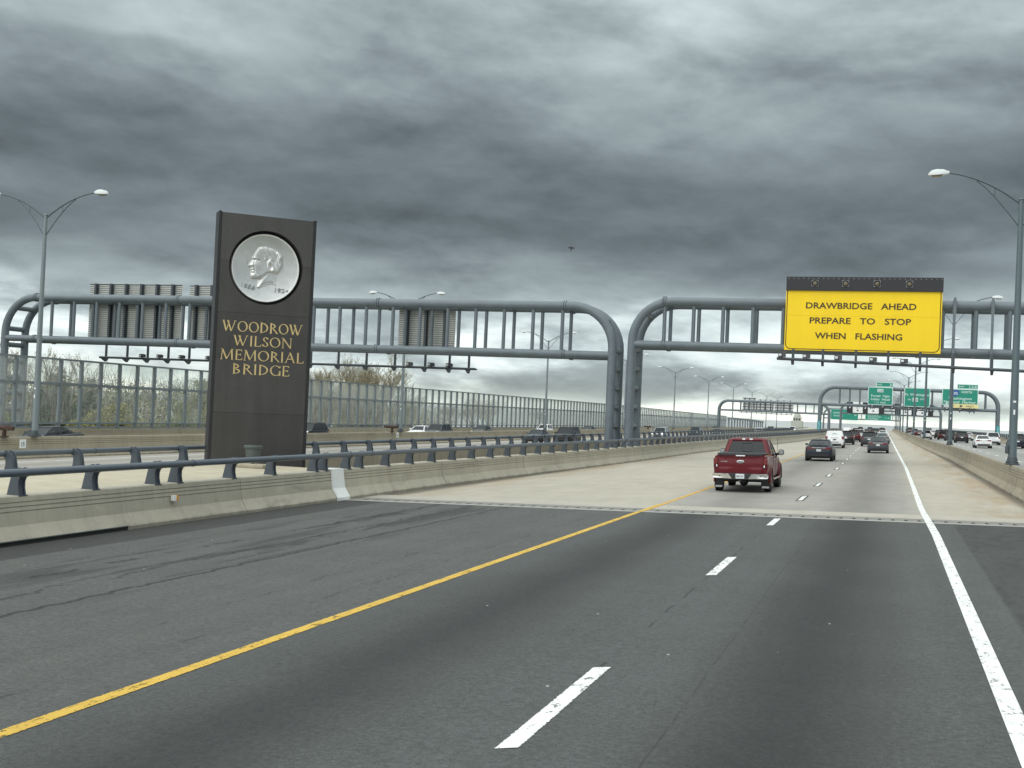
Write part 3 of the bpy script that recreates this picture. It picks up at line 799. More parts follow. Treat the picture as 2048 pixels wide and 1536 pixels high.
# ------------------------------------------------------------------ memorial pylon
PU = Vector((math.cos(R(42)), math.sin(R(42)), 0))
def pylon():
    W, ZB, ZT = 3.02, .2, 8.12
    t = thing('memorial_pylon', 'tall dark granite pylon with silver portrait medallion and gold memorial lettering', 'memorial', (-19.9, 31.67, 0), R(42))
    t.rotation_euler = (0, 0, R(42))
    # local x along the face, local -y outwards
    cx, cz, rr = 1.52, 6.505, 1.165
    joints = [ZB, 1.92, 3.59, 5.03, 6.63, ZT]
    e = .003
    for a, b in zip(joints, joints[1:]):
        a2, b2 = a + e, b - e
        out = [(.07, a2), (W - .07, a2), (W - .07, b2), (.07, b2)]
        mb = MB()
        if b > cz - rr and a < cz + rr:
            # panel with its share of the round recess cut out: build as rows of quads around the arc
            def edge(z):
                d = rr * rr - (z - cz) ** 2
                return math.sqrt(d) if d > 0 else 0
            zs = sorted(set([a2, b2] + [z for z in [cz + rr * math.sin(R(-90 + 180 * i / 48)) for i in range(49)] if a2 < z < b2]))
            for z0, z1 in zip(zs, zs[1:]):
                e0, e1 = edge(z0), edge(z1)
                if max(e0, e1) < 1e-3:
                    mb.loft([[(.07, 0, z0), (W - .07, 0, z0), (W - .07, 0, z1), (.07, 0, z1)], [(.07, .48, z0), (W - .07, .48, z0), (W - .07, .48, z1), (.07, .48, z1)]])
                else:
                    for A, B, C2, D in (((.07, z0), (cx - e0, z0), (cx - e1, z1), (.07, z1)), ((cx + e0, z0), (W - .07, z0), (W - .07, z1), (cx + e1, z1))):
                        mb.loft([[(p[0], 0, p[1]) for p in (A, B, C2, D)], [(p[0], .48, p[1]) for p in (A, B, C2, D)]], cap=True)
            link('stone_panel', mb.mesh('stone_panel', 'dark granite', False), t)
        else:
            mb.prism(out, 'y', 0, .48); link('stone_panel', mb.mesh('stone_panel', 'dark granite', False), t)
    # triangular core behind the face
    core = [(.05, .485), (W - .05, .485), (W - .15, .75), (W / 2 + .3, 1.35), (W / 2 - .3, 1.35), (.15, .75)]
    mb = MB(); mb.prism(core, 'z', ZB, ZT - .05); link('core', mb.mesh('core', 'dark granite', False), t)
    for x0, x1, mat in ((-.03, .064, 'black plastic'), (W - .064, W + .03, 'black plastic')):
        mb = MB(); mb.cbox(x0, x1, -.02, .50, ZB, ZT + .03, .008)
        xm = (x0 + x1) / 2
        mb.add([(x0, -.02, ZT + .02), (x1, -.02, ZT + .02), (xm, .10, ZT + .07), (x0, .50, ZT + .02), (x1, .50, ZT + .02)], [(0, 1, 2), (1, 4, 2), (4, 3, 2), (3, 0, 2)])
        link('corner_trim', mb.mesh('corner_trim', mat, False), t)
    # dark backing of the recess
    mb = MB(); mb.cyl((cx, .44, cz), 'y', rr + .05, .05, 48); link('recess_back', mb.mesh('recess_back', 'black plastic'), t)
    # medallion with a portrait in relief
    md = medallion_mesh(1.05)
    m = link('medallion', md, t, (cx, .30, cz))
    mb = MB()
    prof = [(1.02, .10), (1.022, -.135), (1.035, -.17), (1.062, -.175), (1.078, -.15), (1.08, .12)]
    rings = []
    for k in range(64):
        a = 2 * math.pi * k / 64; rings.append([(r_ * math.cos(a), h, r_ * math.sin(a)) for r_, h in prof])
    rings.append(rings[0]); mb.loft(rings, cap=False); link('rim', mb.mesh('rim', 'bright rim', True, 50), m)
    for s, x, z, rot in (('1856', -.50, -.60, R(-8)), ('1924', .56, -.66, R(-4))):
        o = link('date', text_mesh(s, .44, .13, .04, 'rim alloy', .004), m, (x, -.015 - .13 * (x * x + z * z) / 1.1, z)); o.rotation_euler = (-.18, rot * -1, 0)
    # incised gilded lettering
    for word, x0, x1, z0, z1 in (('WOODROW', .25, 2.76, 4.445, 4.775), ('WILSON', .61, 2.44, 4.01, 4.33), ('MEMORIAL', .22, 2.83, 3.56, 3.885), ('BRIDGE', .61, 2.40, 3.125, 3.45)):
        roman_word(word, x0, x1, z0, z1, t)
    # pale weather streaks are in the stone; two small lifting eyes on the top edge
    return t

def roman_word(word, x0, x1, z0, z1, parent):
    """carved roman capitals from thick and thin strokes"""
    T, t_, S = .135, .062, .16
    G = {
        'W': (1.34, [('l', 0.05, 1, .36, 0, T), ('l', .36, 0, .62, .93, t_), ('l', .47, 1, .85, 0, T), ('l', .85, 0, 1.20, 1, t_), ('s', .05, 1), ('s', .5, 1), ('s', 1.22, 1)]),
        'O': (1.0, [('o', .5, .5, .5, .5, 0, 360)]),
        'D': (.86, [('l', .14, 0, .14, 1, T), ('o', .14, .5, .68, .47, -90, 90), ('s', .14, 0), ('s', .14, 1)]),
        'R': (.80, [('l', .14, 0, .14, 1, T), ('o', .14, .73, .46, .24, -90, 90), ('l', .34, .50, .80, 0, T), ('s', .14, 0), ('s', .14, 1)]),
        'I': (.30, [('l', .15, 0, .15, 1, T), ('s', .15, 0), ('s', .15, 1)]),
        'L': (.66, [('l', .14, 0, .14, 1, T), ('l', .05, .03, .64, .03, t_), ('l', .62, 0, .66, .22, t_), ('s', .14, 1), ('s', .14, 0)]),
        'S': (.58, [('o', .29, .745, .235, .225, 20, 270), ('o', .29, .26, .27, .235, -165, 90), ('l', .50, .74, .52, .92, t_), ('l', .05, .06, .03, .28, t_)]),
        'N': (1.0, [('l', .14, 0, .14, 1, t_), ('l', .12, 1, .88, 0, T), ('l', .88, 0, .88, 1, t_), ('s', .14, 0), ('s', .10, 1), ('s', .88, 1)]),
        'M': (1.16, [('l', .10, 0, .16, 1, t_), ('l', .16, 1, .56, .05, T), ('l', .56, .05, .98, 1, t_), ('l', .98, 1, 1.04, 0, T), ('s', .10, 0), ('s', 1.04, 0), ('s', .13, 1), ('s', 1.01, 1)]),
        'E': (.66, [('l', .14, 0, .14, 1, T), ('l', .05, .03, .62, .03, t_), ('l', .05, .97, .58, .97, t_), ('l', .14, .52, .50, .52, t_), ('l', .60, 0, .64, .2, t_), ('l', .57, 1, .59, .83, t_), ('l', .5, .43, .5, .61, t_)]),
        'A': (.92, [('l', .08, 0, .46, 1, t_), ('l', .44, 1, .84, 0, T), ('l', .24, .36, .68, .36, t_), ('s', .08, 0), ('s', .84, 0)]),
        'B': (.74, [('l', .14, 0, .14, 1, T), ('o', .14, .75, .40, .22, -90, 90), ('o', .14, .27, .50, .25, -90, 90), ('s', .14, 0), ('s', .14, 1)]),
        'G': (.92, [('o', .5, .5, .48, .5, 38, 325), ('l', .86, .02, .86, .42, T), ('s', .86, .42), ('l', .86, .78, .88, .96, t_)]),
    }
    tot = sum(G[c][0] for c in word) + .12 * (len(word) - 1); H = z1 - z0; sx = (x1 - x0) / tot
    cur = x0; ya, yb = -.007, .002
    def quad(pts): mb.loft([[(x, ya, z) for x, z in pts], [(x, yb, z) for x, z in pts]])
    for c in word:
        w, parts = G[c]; mb = MB()
        def P(u, v): return (cur + u * sx, z0 + v * H)
        for p in parts:
            if p[0] == 'l':
                (ax, az), (bx, bz) = P(p[1], p[2]), P(p[3], p[4]); wd = p[5] * H / 2
                dx, dz = bx - ax, bz - az; L = math.hypot(dx, dz)
                if abs(dx) > abs(dz) * 3: nx, nz = 0, wd
                else: nx, nz = wd * (1 if dz > 0 else -1), 0
                fl = 1.12
                quad([(ax - nx * fl, az - nz * fl), (ax + nx * fl, az + nz * fl), (bx + nx, bz + nz), (bx - nx, bz - nz)])
            elif p[0] == 's':
                a, b = P(p[1], p[2]); h = S * H * .62; th = .028 * H; b += -th / 2 if p[2] > .5 else th / 2
                quad([(a - h, b - th), (a + h, b - th), (a + h, b + th), (a - h, b + th)])
            else:
                _, ox, oz, rx, rz, a0, a1 = p; n = 18; rings = []
                for k in range(n + 1):
                    an = R(a0 + (a1 - a0) * k / n); ca, sa = math.cos(an), math.sin(an)
                    wd = (t_ * .8 + (T - t_ * .8) * abs(math.cos(an - R(12))) ** 1.5) * H / 2
                    (qx, qz) = P(ox + rx * ca, oz + rz * sa)
                    L = math.hypot(ca, sa); ux, uz = ca, sa
                    qx -= ux * wd; qz -= uz * wd
                    rings.append([(qx - ux * wd, ya, qz - uz * wd), (qx + ux * wd, ya, qz + uz * wd), (qx + ux * wd, yb, qz + uz * wd), (qx - ux * wd, yb, qz - uz * wd)])
                mb.loft(rings)
        cur += (w + .12) * sx
        link('letter', mb.mesh('letter', 'gold leaf', False), parent)

def medallion_mesh(rad):
    C0 = (845, 780, 690)
    def nrm(pts): return np.array([((x - C0[0]) / C0[2], (C0[1] - y) / C0[2]) for x, y in pts])
    head = 0.99 * nrm([(680, 368), (655, 410), (620, 470), (600, 520), (588, 555), (562, 572), (568, 590), (585, 606), (560, 640), (525, 695), (494, 742), (500, 758), (522, 770), (556, 778), (552, 800), (545, 826), (562, 842), (552, 862), (560, 880), (553, 905), (548, 945), (556, 985), (580, 1012), (615, 1022), (660, 1014), (706, 1016), (716, 1040), (712, 1110), (698, 1180), (704, 1204), (728, 1208), (800, 1172), (880, 1128), (960, 1100), (1040, 1098), (1098, 1122), (1086, 1070), (1078, 1000), (1088, 930), (1112, 885), (1150, 842), (1178, 790), (1200, 720), (1216, 640), (1214, 560), (1196, 490), (1160, 440), (1110, 400), (1040, 365), (950, 342), (860, 325), (780, 326), (720, 340)])
    hair = 0.99 * nrm([(676, 372), (740, 392), (788, 398), (782, 450), (796, 510), (822, 545), (815, 610), (850, 650), (905, 655), (950, 620), (1010, 620), (1045, 680), (1046, 760), (1040, 840), (1085, 882), (1112, 885), (1150, 842), (1178, 790), (1200, 720), (1216, 640), (1214, 560), (1196, 490), (1160, 440), (1110, 400), (1040, 365), (950, 342), (860, 325), (780, 326), (720, 340)])
    n = 190; g = np.linspace(-1, 1, n); XX, ZZ = np.meshgrid(g, g); pts = np.stack([XX.ravel(), ZZ.ravel()], 1)
    def sdf(poly):
        a = poly; b = np.roll(poly, -1, 0); d = np.full(len(pts), 9.0); ins = np.zeros(len(pts), bool)
        for p, q in zip(a, b):
            v = q - p; w = pts - p; tt = np.clip((w @ v) / (v @ v), 0, 1); dd = np.hypot(*(w - tt[:, None] * v).T); d = np.minimum(d, dd)
            c = (p[1] > pts[:, 1]) != (q[1] > pts[:, 1])
            with np.errstate(divide='ignore', invalid='ignore'): xi = p[0] + (pts[:, 1] - p[1]) / (q[1] - p[1]) * (q[0] - p[0])
            ins ^= c & (pts[:, 0] < xi)
        return np.where(ins, d, -d)
    dh, dr = sdf(head), sdf(hair)
    def px(x, y): return 0.99 * (x - C0[0]) / C0[2], 0.99 * (C0[1] - y) / C0[2]
    def gs(x, y, sx, sy, rot=0):
        cx, cz = px(x, y); dx, dz = pts[:, 0] - cx, pts[:, 1] - cz
        u = dx * math.cos(rot) + dz * math.sin(rot); v = -dx * math.sin(rot) + dz * math.cos(rot)
        return np.exp(-(u / sx) ** 2 - (v / sy) ** 2)
    def seg(x0, y0, x1, y1, w):
        p, q = np.array(px(x0, y0)), np.array(px(x1, y1)); v = q - p; ww = pts - p; tt = np.clip((ww @ v) / (v @ v), 0, 1)
        d = np.hypot(*(ww - tt[:, None] * v).T); return np.exp(-(d / w) ** 2)
    k = np.clip(dh / .16, 0, 1); h = .055 * np.sqrt(np.clip(1 - (1 - k) ** 2, 0, 1)) + .022 * np.clip(dh / .012, 0, 1)
    ins = np.clip(dh / .03, 0, 1)
    f = -.045 * gs(640, 625, .075, .06) + .030 * gs(650, 640, .035, .026) + .024 * seg(570, 578, 690, 588, .028) - .015 * seg(630, 612, 700, 640, .012)
    f += .035 * gs(565, 735, .05, .035) - .022 * seg(605, 690, 640, 850, .016) + .02 * gs(690, 740, .12, .1) - .02 * seg(640, 860, 700, 920, .02)
    f += -.014 * seg(548, 842, 610, 836, .012) + .012 * seg(560, 866, 600, 858, .015) + .02 * gs(590, 960, .06, .06) - .02 * seg(560, 905, 610, 900, .02)
    # jaw over neck
    p, q = np.array(px(690, 1020)), np.array(px(930, 850)); v = (q - p) / np.linalg.norm(q - p); sd = (pts - p) @ np.array([v[1], -v[0]])
    neck = np.clip((sd + .05) / .10, 0, 1) * np.clip(((pts - p) @ v + .12) / .1, 0, 1) * np.clip((px(0, 840)[1] + .02 - pts[:, 1]) / .06, 0, 1)
    f += -.055 * neck + .018 * seg(760, 1130, 930, 900, .05)
    # ear
    ex, ez = px(965, 735); de = np.hypot((pts[:, 0] - ex) / .095 + (pts[:, 1] - ez) * 2.2, (pts[:, 1] - ez) / .165)
    f += .032 * np.exp(-((de - .8) / .28) ** 2) - .03 * np.exp(-(de / .45) ** 2)
    # hair: raised, with wavy locks
    hm = np.clip(dr / .015, 0, 1)
    ang = pts[:, 0] * 36 + pts[:, 1] * 9 + 2.2 * np.sin(pts[:, 1] * 11 + pts[:, 0] * 4)
    ang2 = pts[:, 1] * 24 - pts[:, 0] * 14 + 2.0 * np.sin(pts[:, 0] * 13)
    sel = np.clip((pts[:, 0] - .32) / .1, 0, 1)
    f = f * .58 + hm * (.004 + .009 * np.sin(ang * (1 - sel) + ang2 * sel))
    h = h + f * ins
    rr = np.hypot(*pts.T)
    dish = .13 * rr ** 2
    rs_ = np.random.RandomState(2); h2 = h + dish
    idx = -np.ones(n * n, int); keep = rr <= 1.0; idx[keep] = np.arange(keep.sum())
    V = [(x * rad * .992, -hh, z * rad * .992) for (x, z), hh in zip(pts[keep], h2[keep])]
    I = idx.reshape(n, n); Fc = []
    for j in range(n - 1):
        a, b, c, d = I[j, :-1], I[j, 1:], I[j + 1, 1:], I[j + 1, :-1]
        ok = (a >= 0) & (b >= 0) & (c >= 0) & (d >= 0)
        Fc += list(zip(a[ok].tolist(), b[ok].tolist(), c[ok].tolist(), d[ok].tolist()))
    me = bpy.data.meshes.new('medallion'); me.from_pydata(V, [], Fc); me.materials.append(MATS['cast aluminium'])
    me.polygons.foreach_set('use_smooth', [True] * len(me.polygons)); me.update(); return me
pylon()

def floodlight():
    t = thing('floodlight', 'round grey floodlight on a concrete block at the foot of the dark pylon', 'floodlight', (-17.55, 30.3, .37))
    mb = MB(); mb.cbox(-.62, .45, -.22, .30, 0, .12, .015); link('plinth', mb.mesh('plinth', 'slab concrete', False), t)
    mb = MB(); mb.tube([(0, 0, .11), (0, 0, .26)], .05, 10); mb.tube([(-.20, 0, .42), (-.20, 0, .28), (0, 0, .24), (.20, 0, .28), (.20, 0, .42)], .022, 6); link('yoke', mb.mesh('yoke', 'galvanised'), t)
    mb = MB(); mb.lathe([(.12, .24), (.19, .30), (.215, .40), (.225, .56), (.26, .57), (.27, .60), (.27, .64), (.255, .655), (.24, .65)], 'z', 24); link('lamp_housing', mb.mesh('lamp_housing', 'galvanised'), t)
    mb = MB(); mb.cyl((0, 0, .645), 'z', .235, .012, 24); link('lens', mb.mesh('lens', 'car glass'), t)
floodlight()

# ------------------------------------------------------------------ overhead sign gantries
def arc(cx, cz, r, a0, a1, n):
    return [(cx + r * math.cos(R(a0 + (a1 - a0) * k / n)), cz + r * math.sin(R(a0 + (a1 - a0) * k / n))) for k in range(n + 1)]
def gantry(label, xa, xb, y, ztop, zbot, zfa, zfb, depth=2.2, rt=.29, rb=.25, rad=2.8, vx=None, legs=(1, 1), seg=14, collars=(), mat='gantry paint', vr=.125):
    t = thing('sign_gantry', label, 'gantry', (0, y, 0))
    path = []
    if legs[0]: path += [(xa, zfa), (xa, ztop - rad)] + arc(xa + rad, ztop - rad, rad, 180, 90, 10)[1:]
    else: path += [(xa, ztop)]
    if legs[1]: path += [(xb - rad, ztop)] + arc(xb - rad, ztop - rad, rad, 90, 0, 10)[1:] + [(xb, zfb)]
    else: path += [(xb, ztop)]
    mb = MB(); mb.tube([(x, 0, z) for x, z in path], rt, seg); top = mb.mesh('top_chord', mat)
    mb = MB(); mb.tube([(xa, 0, zbot), (xb, 0, zbot)], rb, seg); bot = mb.mesh('bottom_chord', mat)
    mb = MB(); mb.tube([(0, 0, zbot), (0, 0, ztop)], vr, 10); ver = mb.mesh('vertical_strut', mat)
    mb = MB(); mb.tube([(0, 0, 0), (0, depth, 0)], .19, 12); rung = mb.mesh('rung', mat)
    mb = MB(); mb.tube([(-.05, 0, 0), (.05, 0, 0)], rt + .055, 16); mb.tube([(.09, 0, 0), (.19, 0, 0)], rt + .055, 16); col1 = mb.mesh('collar', mat)
    mb = MB(); mb.tube([(-.05, 0, 0), (.05, 0, 0)], rb + .05, 16); mb.tube([(.09, 0, 0), (.19, 0, 0)], rb + .05, 16); col2 = mb.mesh('collar', mat)
    for d in (0, depth):
        link('top_chord', top, t, (0, d, 0)); link('bottom_chord', bot, t, (0, d, 0))
        for x in vx: link('vertical_strut', ver, t, (x, d, 0))
        for x in collars: link('collar', col1, t, (x, d, ztop)); link('collar', col2, t, (x, d, zbot))
    for i, x in enumerate(vx):
        if i % 2 == 0:
            link('rung', rung, t, (x, 0, ztop)); link('rung', rung, t, (x, 0, zbot))
    for on, x, zf in ((legs[0], xa, zfa), (legs[1], xb, zfb)):
        if on:
            z = zf + .9
            while z < ztop - rad + .5: link('rung', rung, t, (x, 0, z)); z += 1.25
            s = 1 if x == xa else -1
            link('rung', rung, t, (x + s * rad * .30, 0, ztop - rad * .30))
            mb = MB(); mb.cbox(x - .42, x + .42, -.42, depth + .42, zf - 2.2, zf - .02, .03); link('pedestal', mb.mesh('pedestal', 'barrier concrete', False), t)
    return t
gantry('steel tube gantry over the oncoming lanes, carrying sign backs seen behind the pylon', -65.3, -17.22, 74.5, 9.32, 6.15, -4.0, -.6, vx=[-20.65 - 2.02 * k for k in range(21)], collars=(-62.6, -50.0, -34.0, -20.6), rad=2.75)
gantry('steel tube gantry over our lanes, carrying the yellow warning sign', -15.93, 22.5, 74.5, 9.70, 6.92, -.5, .6, vx=[-13.88 + 1.86 * k for k in range(18)], collars=(-14.0, 1.5, 16), rad=2.6)
gantry('distant steel gantry with rounded corners carrying three green exit signs', -11.3, 17.1, 208, 8.47, 5.5, -.7, .3, vx=[-8.1 + 1.66 * k for k in range(15)], rad=2.5, depth=1.7, seg=10)
gantry('distant steel gantry over the oncoming lanes, carrying pale sign backs', -53.4, -18.2, 390, 8.1, 5.0, -3.0, -2.0, vx=[-49 + 2.6 * k for k in range(12)], rad=3.0, depth=2.0, seg=8, rt=.42, rb=.30, vr=.13)
gantry('farther steel gantry carrying white lane panels and black signals above the traffic', -16.2, 17.2, 432, 9.55, 6.0, -.9, .2, vx=[-12 + 2.6 * k for k in range(10)], rad=3.0, depth=2.0, seg=8, rt=.40, rb=.28, vr=.12)
gantry('farthest steel gantry carrying two green distance signs beyond the lane panels', -31.6, 5.6, 620, 9.3, 4.6, -4.0, -3.0, vx=[-28 + 5.0 * k for k in range(7)], rad=3.4, depth=2.0, seg=8, rt=.42, rb=.3, vr=.14)
mbp = MB(); mbp.tube([(-13.5, 621, -3), (-13.5, 621, 9)], .5, 8); mbp.tube([(-12.2, 621, -3), (-12.2, 621, 9)], .35, 8)

# ------------------------------------------------------------------ yellow warning sign
def yellow_sign():
    x0, x1, z0, z1, zb = -6.27, 2.78, 6.76, 11.26, 10.42
    t = thing('warning_sign', 'big yellow drawbridge warning sign with black beacon band on the near gantry', 'sign', (0, 73.75, 0))
    for za_, zb_ in ((z0, 8.90), (8.906, zb)):
        mb = MB(); mb.box(x0, x1, 0, .07, za_, zb_); link('panel', mb.mesh('panel', 'sign yellow', False), t)
    mb = MB(); mb.box(x0 + .01, x1 + .03, -.12, .10, zb + .004, z1); link('beacon_band', mb.mesh('beacon_band', 'sign black', False), t)
    mb = MB(); frame_ring(mb, x0 + .06, x1 - .06, z0 + .06, zb + .3, .32, .05, -.008, .002)
    mb.v = [(a, b, min(c, zb)) for a, b, c in mb.v]; link('border', mb.mesh('border', 'sign ink', False), t)
    mb = MB(); x = x0 + .12
    while x < x1: mb.box(x, x + .05, -.135, -.12, z1 - .13, z1 - .08); x += .295
    link('bolt', mb.mesh('bolt', 'steel grey', False), t, kind='stuff')
    mb = MB()
    for x in (-3.0, .1): mb.box(x, x + .012, -.122, -.12, zb + .03, z1 - .02)
    link('seam', mb.mesh('seam', 'joint dark', False), t)
    for x in (-4.56, -2.76, -.94, .9):
        b = thing_part('beacon', t, (x, -.12, 10.86))
        mb = MB(); frame_ring(mb, -.20, .20, -.20, .20, .03, .035, -.05, 0); link('beacon_frame', mb.mesh('beacon_frame', 'steel grey', False), b)
        mb = MB(); mb.lathe([(.185, 0), (.185, -.12), (.17, -.12), (.165, -.03)], 'y', 20); link('visor', mb.mesh('visor', 'sign black'), b)
        mb = MB(); mb.lathe([(.15, -.02), (.13, -.06), (.07, -.085), (.005, -.09)], 'y', 18); link('lens', mb.mesh('lens', 'beacon lens'), b)
    for s, xa, xb, z in (('DRAWBRIDGE   AHEAD', -5.05, 1.34, 9.53), ('PREPARE   TO   STOP', -4.80, 1.07, 8.62), ('WHEN   FLASHING', -4.46, .60, 7.70)):
        letters(t, s, xb - xa, .38, .012, 'sign ink', ((xa + xb) / 2, -.008, z), .017)
    for x in (-5.69, -3.92, -2.0, -.15, 1.65): 
        mb = MB(); mb.box(x - .05, x + .05, .075, .20, 5.9, zb); link('post', mb.mesh('post', 'gantry dark', False), t)
    return t
def thing_part(name, parent, loc):
    mb = MB(); mb.box(-.19, .19, -.004, .0, -.19, .19)
    return link(name, mb.mesh(name, 'sign black', False), parent, loc)
yellow_sign()
def sign_light_bar(label, x0, x1, y, za, zb, fixtures, hangers, htop, group='sign lighting bars', facing=-1, cat='light bar', fix=True):
    t = thing('sign_light_bar', label, cat, (0, y, 0), group=group)
    zf = lambda x: za + (zb - za) * (x - x0) / (x1 - x0)
    mb = MB(); mb.tube([(x0, 0, za), (x1, 0, zb)], .085, 8); mb.tube([(x0, .35, za - .02), (x1, .35, zb - .02)], .07, 6); link('bar', mb.mesh('bar', 'gantry dark'), t)
    for x in hangers:
        z = zf(x); mb = MB(); mb.box(x - .07, x + .07, .48, .62, z - .05, htop)
        mb.prism([(-.1, z - .06), (.85, z - .02), (.85, z + .03), (.55, z - .32), (.45, z - .32)], 'x', x - .07, x + .07)
        link('hanger', mb.mesh('hanger', 'gantry dark', False), t)
    for x in fixtures:
        z = zf(x); f = link('fixture', (MB().box(-.03, .03, -.03, .03, .03, .12)).mesh('fixture', 'gantry dark', False), t, (x, 0, z))
        mb = MB(); mb.prism([(-.20, .12), (.12, .10), (.16, .30), (-.10, .36)], 'x', -.22, .22); link('lamp_head', mb.mesh('lamp_head', 'sign black', False), f)
        mb = MB(); mb.box(-.18, -.02, -.215, -.205, .16, .29); link('lamp_glass', mb.mesh('lamp_glass', 'luminaire white', False), f)
    return t
sign_light_bar('dark lighting bar with lamp fixtures hanging below the yellow drawbridge sign', -6.6, 9.5, 72.9, 6.18, 5.80, (-6.3, -4.85, -3.0, -1.0, .75), (-5.69, -3.92, -2.0, -.15, 1.65, 3.5, 5.6), 6.8)
def spare_bracket(label, x):
    mb = MB(); mb.box(x - .07, x + .07, -.06, .06, 5.9, 10.15); mb.box(x - .1, x + .1, -.02, .08, 9.2, 10.0)
    tag(link('sign_bracket', mb.mesh('sign_bracket', 'gantry paint', False), None, (0, 74.08, 0)), label, 'bracket', 'empty sign brackets')
spare_bracket('empty vertical sign bracket on the gantry just right of the yellow sign', 3.5)
spare_bracket('empty vertical sign bracket on the gantry nearest the right lamp post', 5.6)

# ------------------------------------------------------------------ sign backs
def sign_back(label, x0, x1, z0, z1, y, nst, rib=.155, mat='sign back aluminium', posts='gantry dark', over=.3):
    t = thing('highway_sign', label, 'sign', (0, y, 0), group='sign backs seen from behind')
    mb = MB(); mb.box(x0, x1, .05, .09, z0, z1); link('panel', mb.mesh('panel', mat, False), t)
    mb = MB(); z = z0
    while z < z1 - .02:
        mb.box(x0, x1, -.012, .05, z, z + .058 * rib / .155); z += rib
    mb.box(x0, x1, -.012, .05, z1 - .05, z1)
    link('rib', mb.mesh('rib', 'sign rib', False), t, kind='stuff')
    for k in range(nst):
        x = x0 + (x1 - x0) * (k + .5) / nst; mb = MB(); mb.box(x - .08, x + .08, -.30, -.045, z0 - over, z1 + .02); mb.box(x - .13, x + .13, -.05, -.041, z0 - .1, z1 + .02); link('stiffener', mb.mesh('stiffener', posts, False), t)
    return t
sign_back('wide ribbed sign back on the left gantry, left of the pylon', -59.8, -51.5, 6.45, 10.68, 77.2, 6)
sign_back('ribbed sign back half hidden behind the pylon on the left gantry', -50.8, -44.0, 6.40, 10.66, 77.2, 5)
sign_back('small ribbed sign back on the left gantry between the pylon and the central legs', -33.5, -29.2, 6.45, 9.15, 77.2, 3)
sign_light_bar('long dark lighting bar under the left gantry, seen from behind the signs', -60.2, -28.3, 79.3, 5.05, 5.12, (-56.2, -54.6, -52.6, -50.2, -48.3, -45.6, -43.3, -33.4, -31.7, -30.3), [-60, -58, -56.1, -54.2, -52.3, -49.3, -46.4, -43.5, -41.7, -39.4, -37.1, -34.8, -32.4, -30.5, -29.0], 6.5)
for lab, x0, x1, z1 in (('pale sign back on the distant left gantry, leftmost and tallest', -45.9, -41.5, 9.3), ('pale sign back in the middle of the distant left gantry', -41.0, -36.0, 8.9), ('pale wide sign back at the right of the distant left gantry', -35.6, -29.6, 8.85)):
    sign_back(lab, x0, x1, 5.3, z1, 391.6, 3, .9, 'panel white', 'gantry dark', .6)
sign_light_bar('thin lighting bar under the sign backs of the distant left gantry', -47, -29.5, 390, 4.5, 4.3, (), [-46 + 1.6 * k for k in range(11)], 5.2)

# ------------------------------------------------------------------ green signs
def green_sign(label, x0, x1, z0, z1, y, r=.22):
    t = thing('exit_sign', label, 'sign', (0, y, 0), group='green highway signs')
    mb = MB(); mb.prism(rrect(x0, x1, z0, z1, r), 'y', 0, .08); link('panel', mb.mesh('panel', 'sign green', False), t)
    mb = MB(); frame_ring(mb, x0, x1, z0, z1, r, .11, -.02, .085); link('border', mb.mesh('border', 'sign white', False), t)
    return t
def tab_part(t, x0, x1, z0, z1, txt, num):
    mb = MB(); mb.box(x0, x1, 0, .08, z0, z1); p = link('exit_tab', mb.mesh('exit_tab', 'sign green', False), t)
    mb = MB(); frame_ring(mb, x0, x1, z0, z1, .1, .10, -.02, .085); link('border', mb.mesh('border', 'sign white', False), p)
    w = x1 - x0
    link('lettering', text_mesh(txt, w * .27, .26, .01, 'sign white'), p, (x0 + w * .22, -.01, (z0 + z1) / 2))
    link('lettering', text_mesh(num, .11 * w * (1 if len(num) == 1 else 3.4), .45, .01, 'sign white'), p, (x1 - (.16 if len(num) == 1 else .26) * w, -.01, (z0 + z1) / 2))
def words(t, s, x, z, w, h, mat='sign white'): return link('lettering', text_mesh(s, w, h, .012, mat), t, (x, -.012, z))
GY = 207.2
t = green_sign('green exit 3 sign for Forest Hgts and Indian Head', -3.45, .55, 5.68, 8.72, GY)
tab_part(t, -2.2, .56, 8.74, 9.58, 'EXIT', '3')
mb = MB(); mb.box(-1.95, -1.0, -.03, 0, 7.85, 8.4); p = link('route_shield', mb.mesh('route_shield', 'sign white', False), t); link('lettering', text_mesh('210', .72, .36, .01, 'ink dark'), p, (-1.475, -.036, 8.12))
words(t, 'Forest  Hgts', -1.45, 7.25, 2.95, .42); words(t, 'Indian  Head', -1.45, 6.68, 3.0, .42); words(t, '1 1/2  MILES', -1.45, 6.12, 1.75, .30)
t = green_sign('green Ft. Washington sign in the middle of the distant gantry', 2.35, 6.45, 5.62, 8.80, GY)
words(t, 'Ft. Washington', 4.4, 7.68, 3.8, .42); words(t, 'VIA', 3.2, 6.82, .6, .28); words(t, 'SOUTH', 5.35, 6.95, .95, .30)
mb = MB(); mb.box(3.7, 4.55, -.03, 0, 6.5, 7.15); p = link('route_shield', mb.mesh('route_shield', 'sign white', False), t); link('lettering', text_mesh('210', .66, .40, .01, 'ink dark'), p, (4.125, -.036, 6.82))
t = green_sign('green and yellow Washington National Harbor sign at the right of the gantry', 8.3, 13.9, 6.15, 8.86, GY)
tab_part(t, 10.6, 13.85, 8.88, 9.68, 'EXIT', '2 A-B')
mb = MB(); sh = [(9.62, 8.62), (10.05, 8.72), (10.25, 8.62), (10.45, 8.72), (10.88, 8.62), (10.98, 8.2), (10.8, 7.85), (10.25, 7.55), (9.7, 7.85), (9.52, 8.2)]
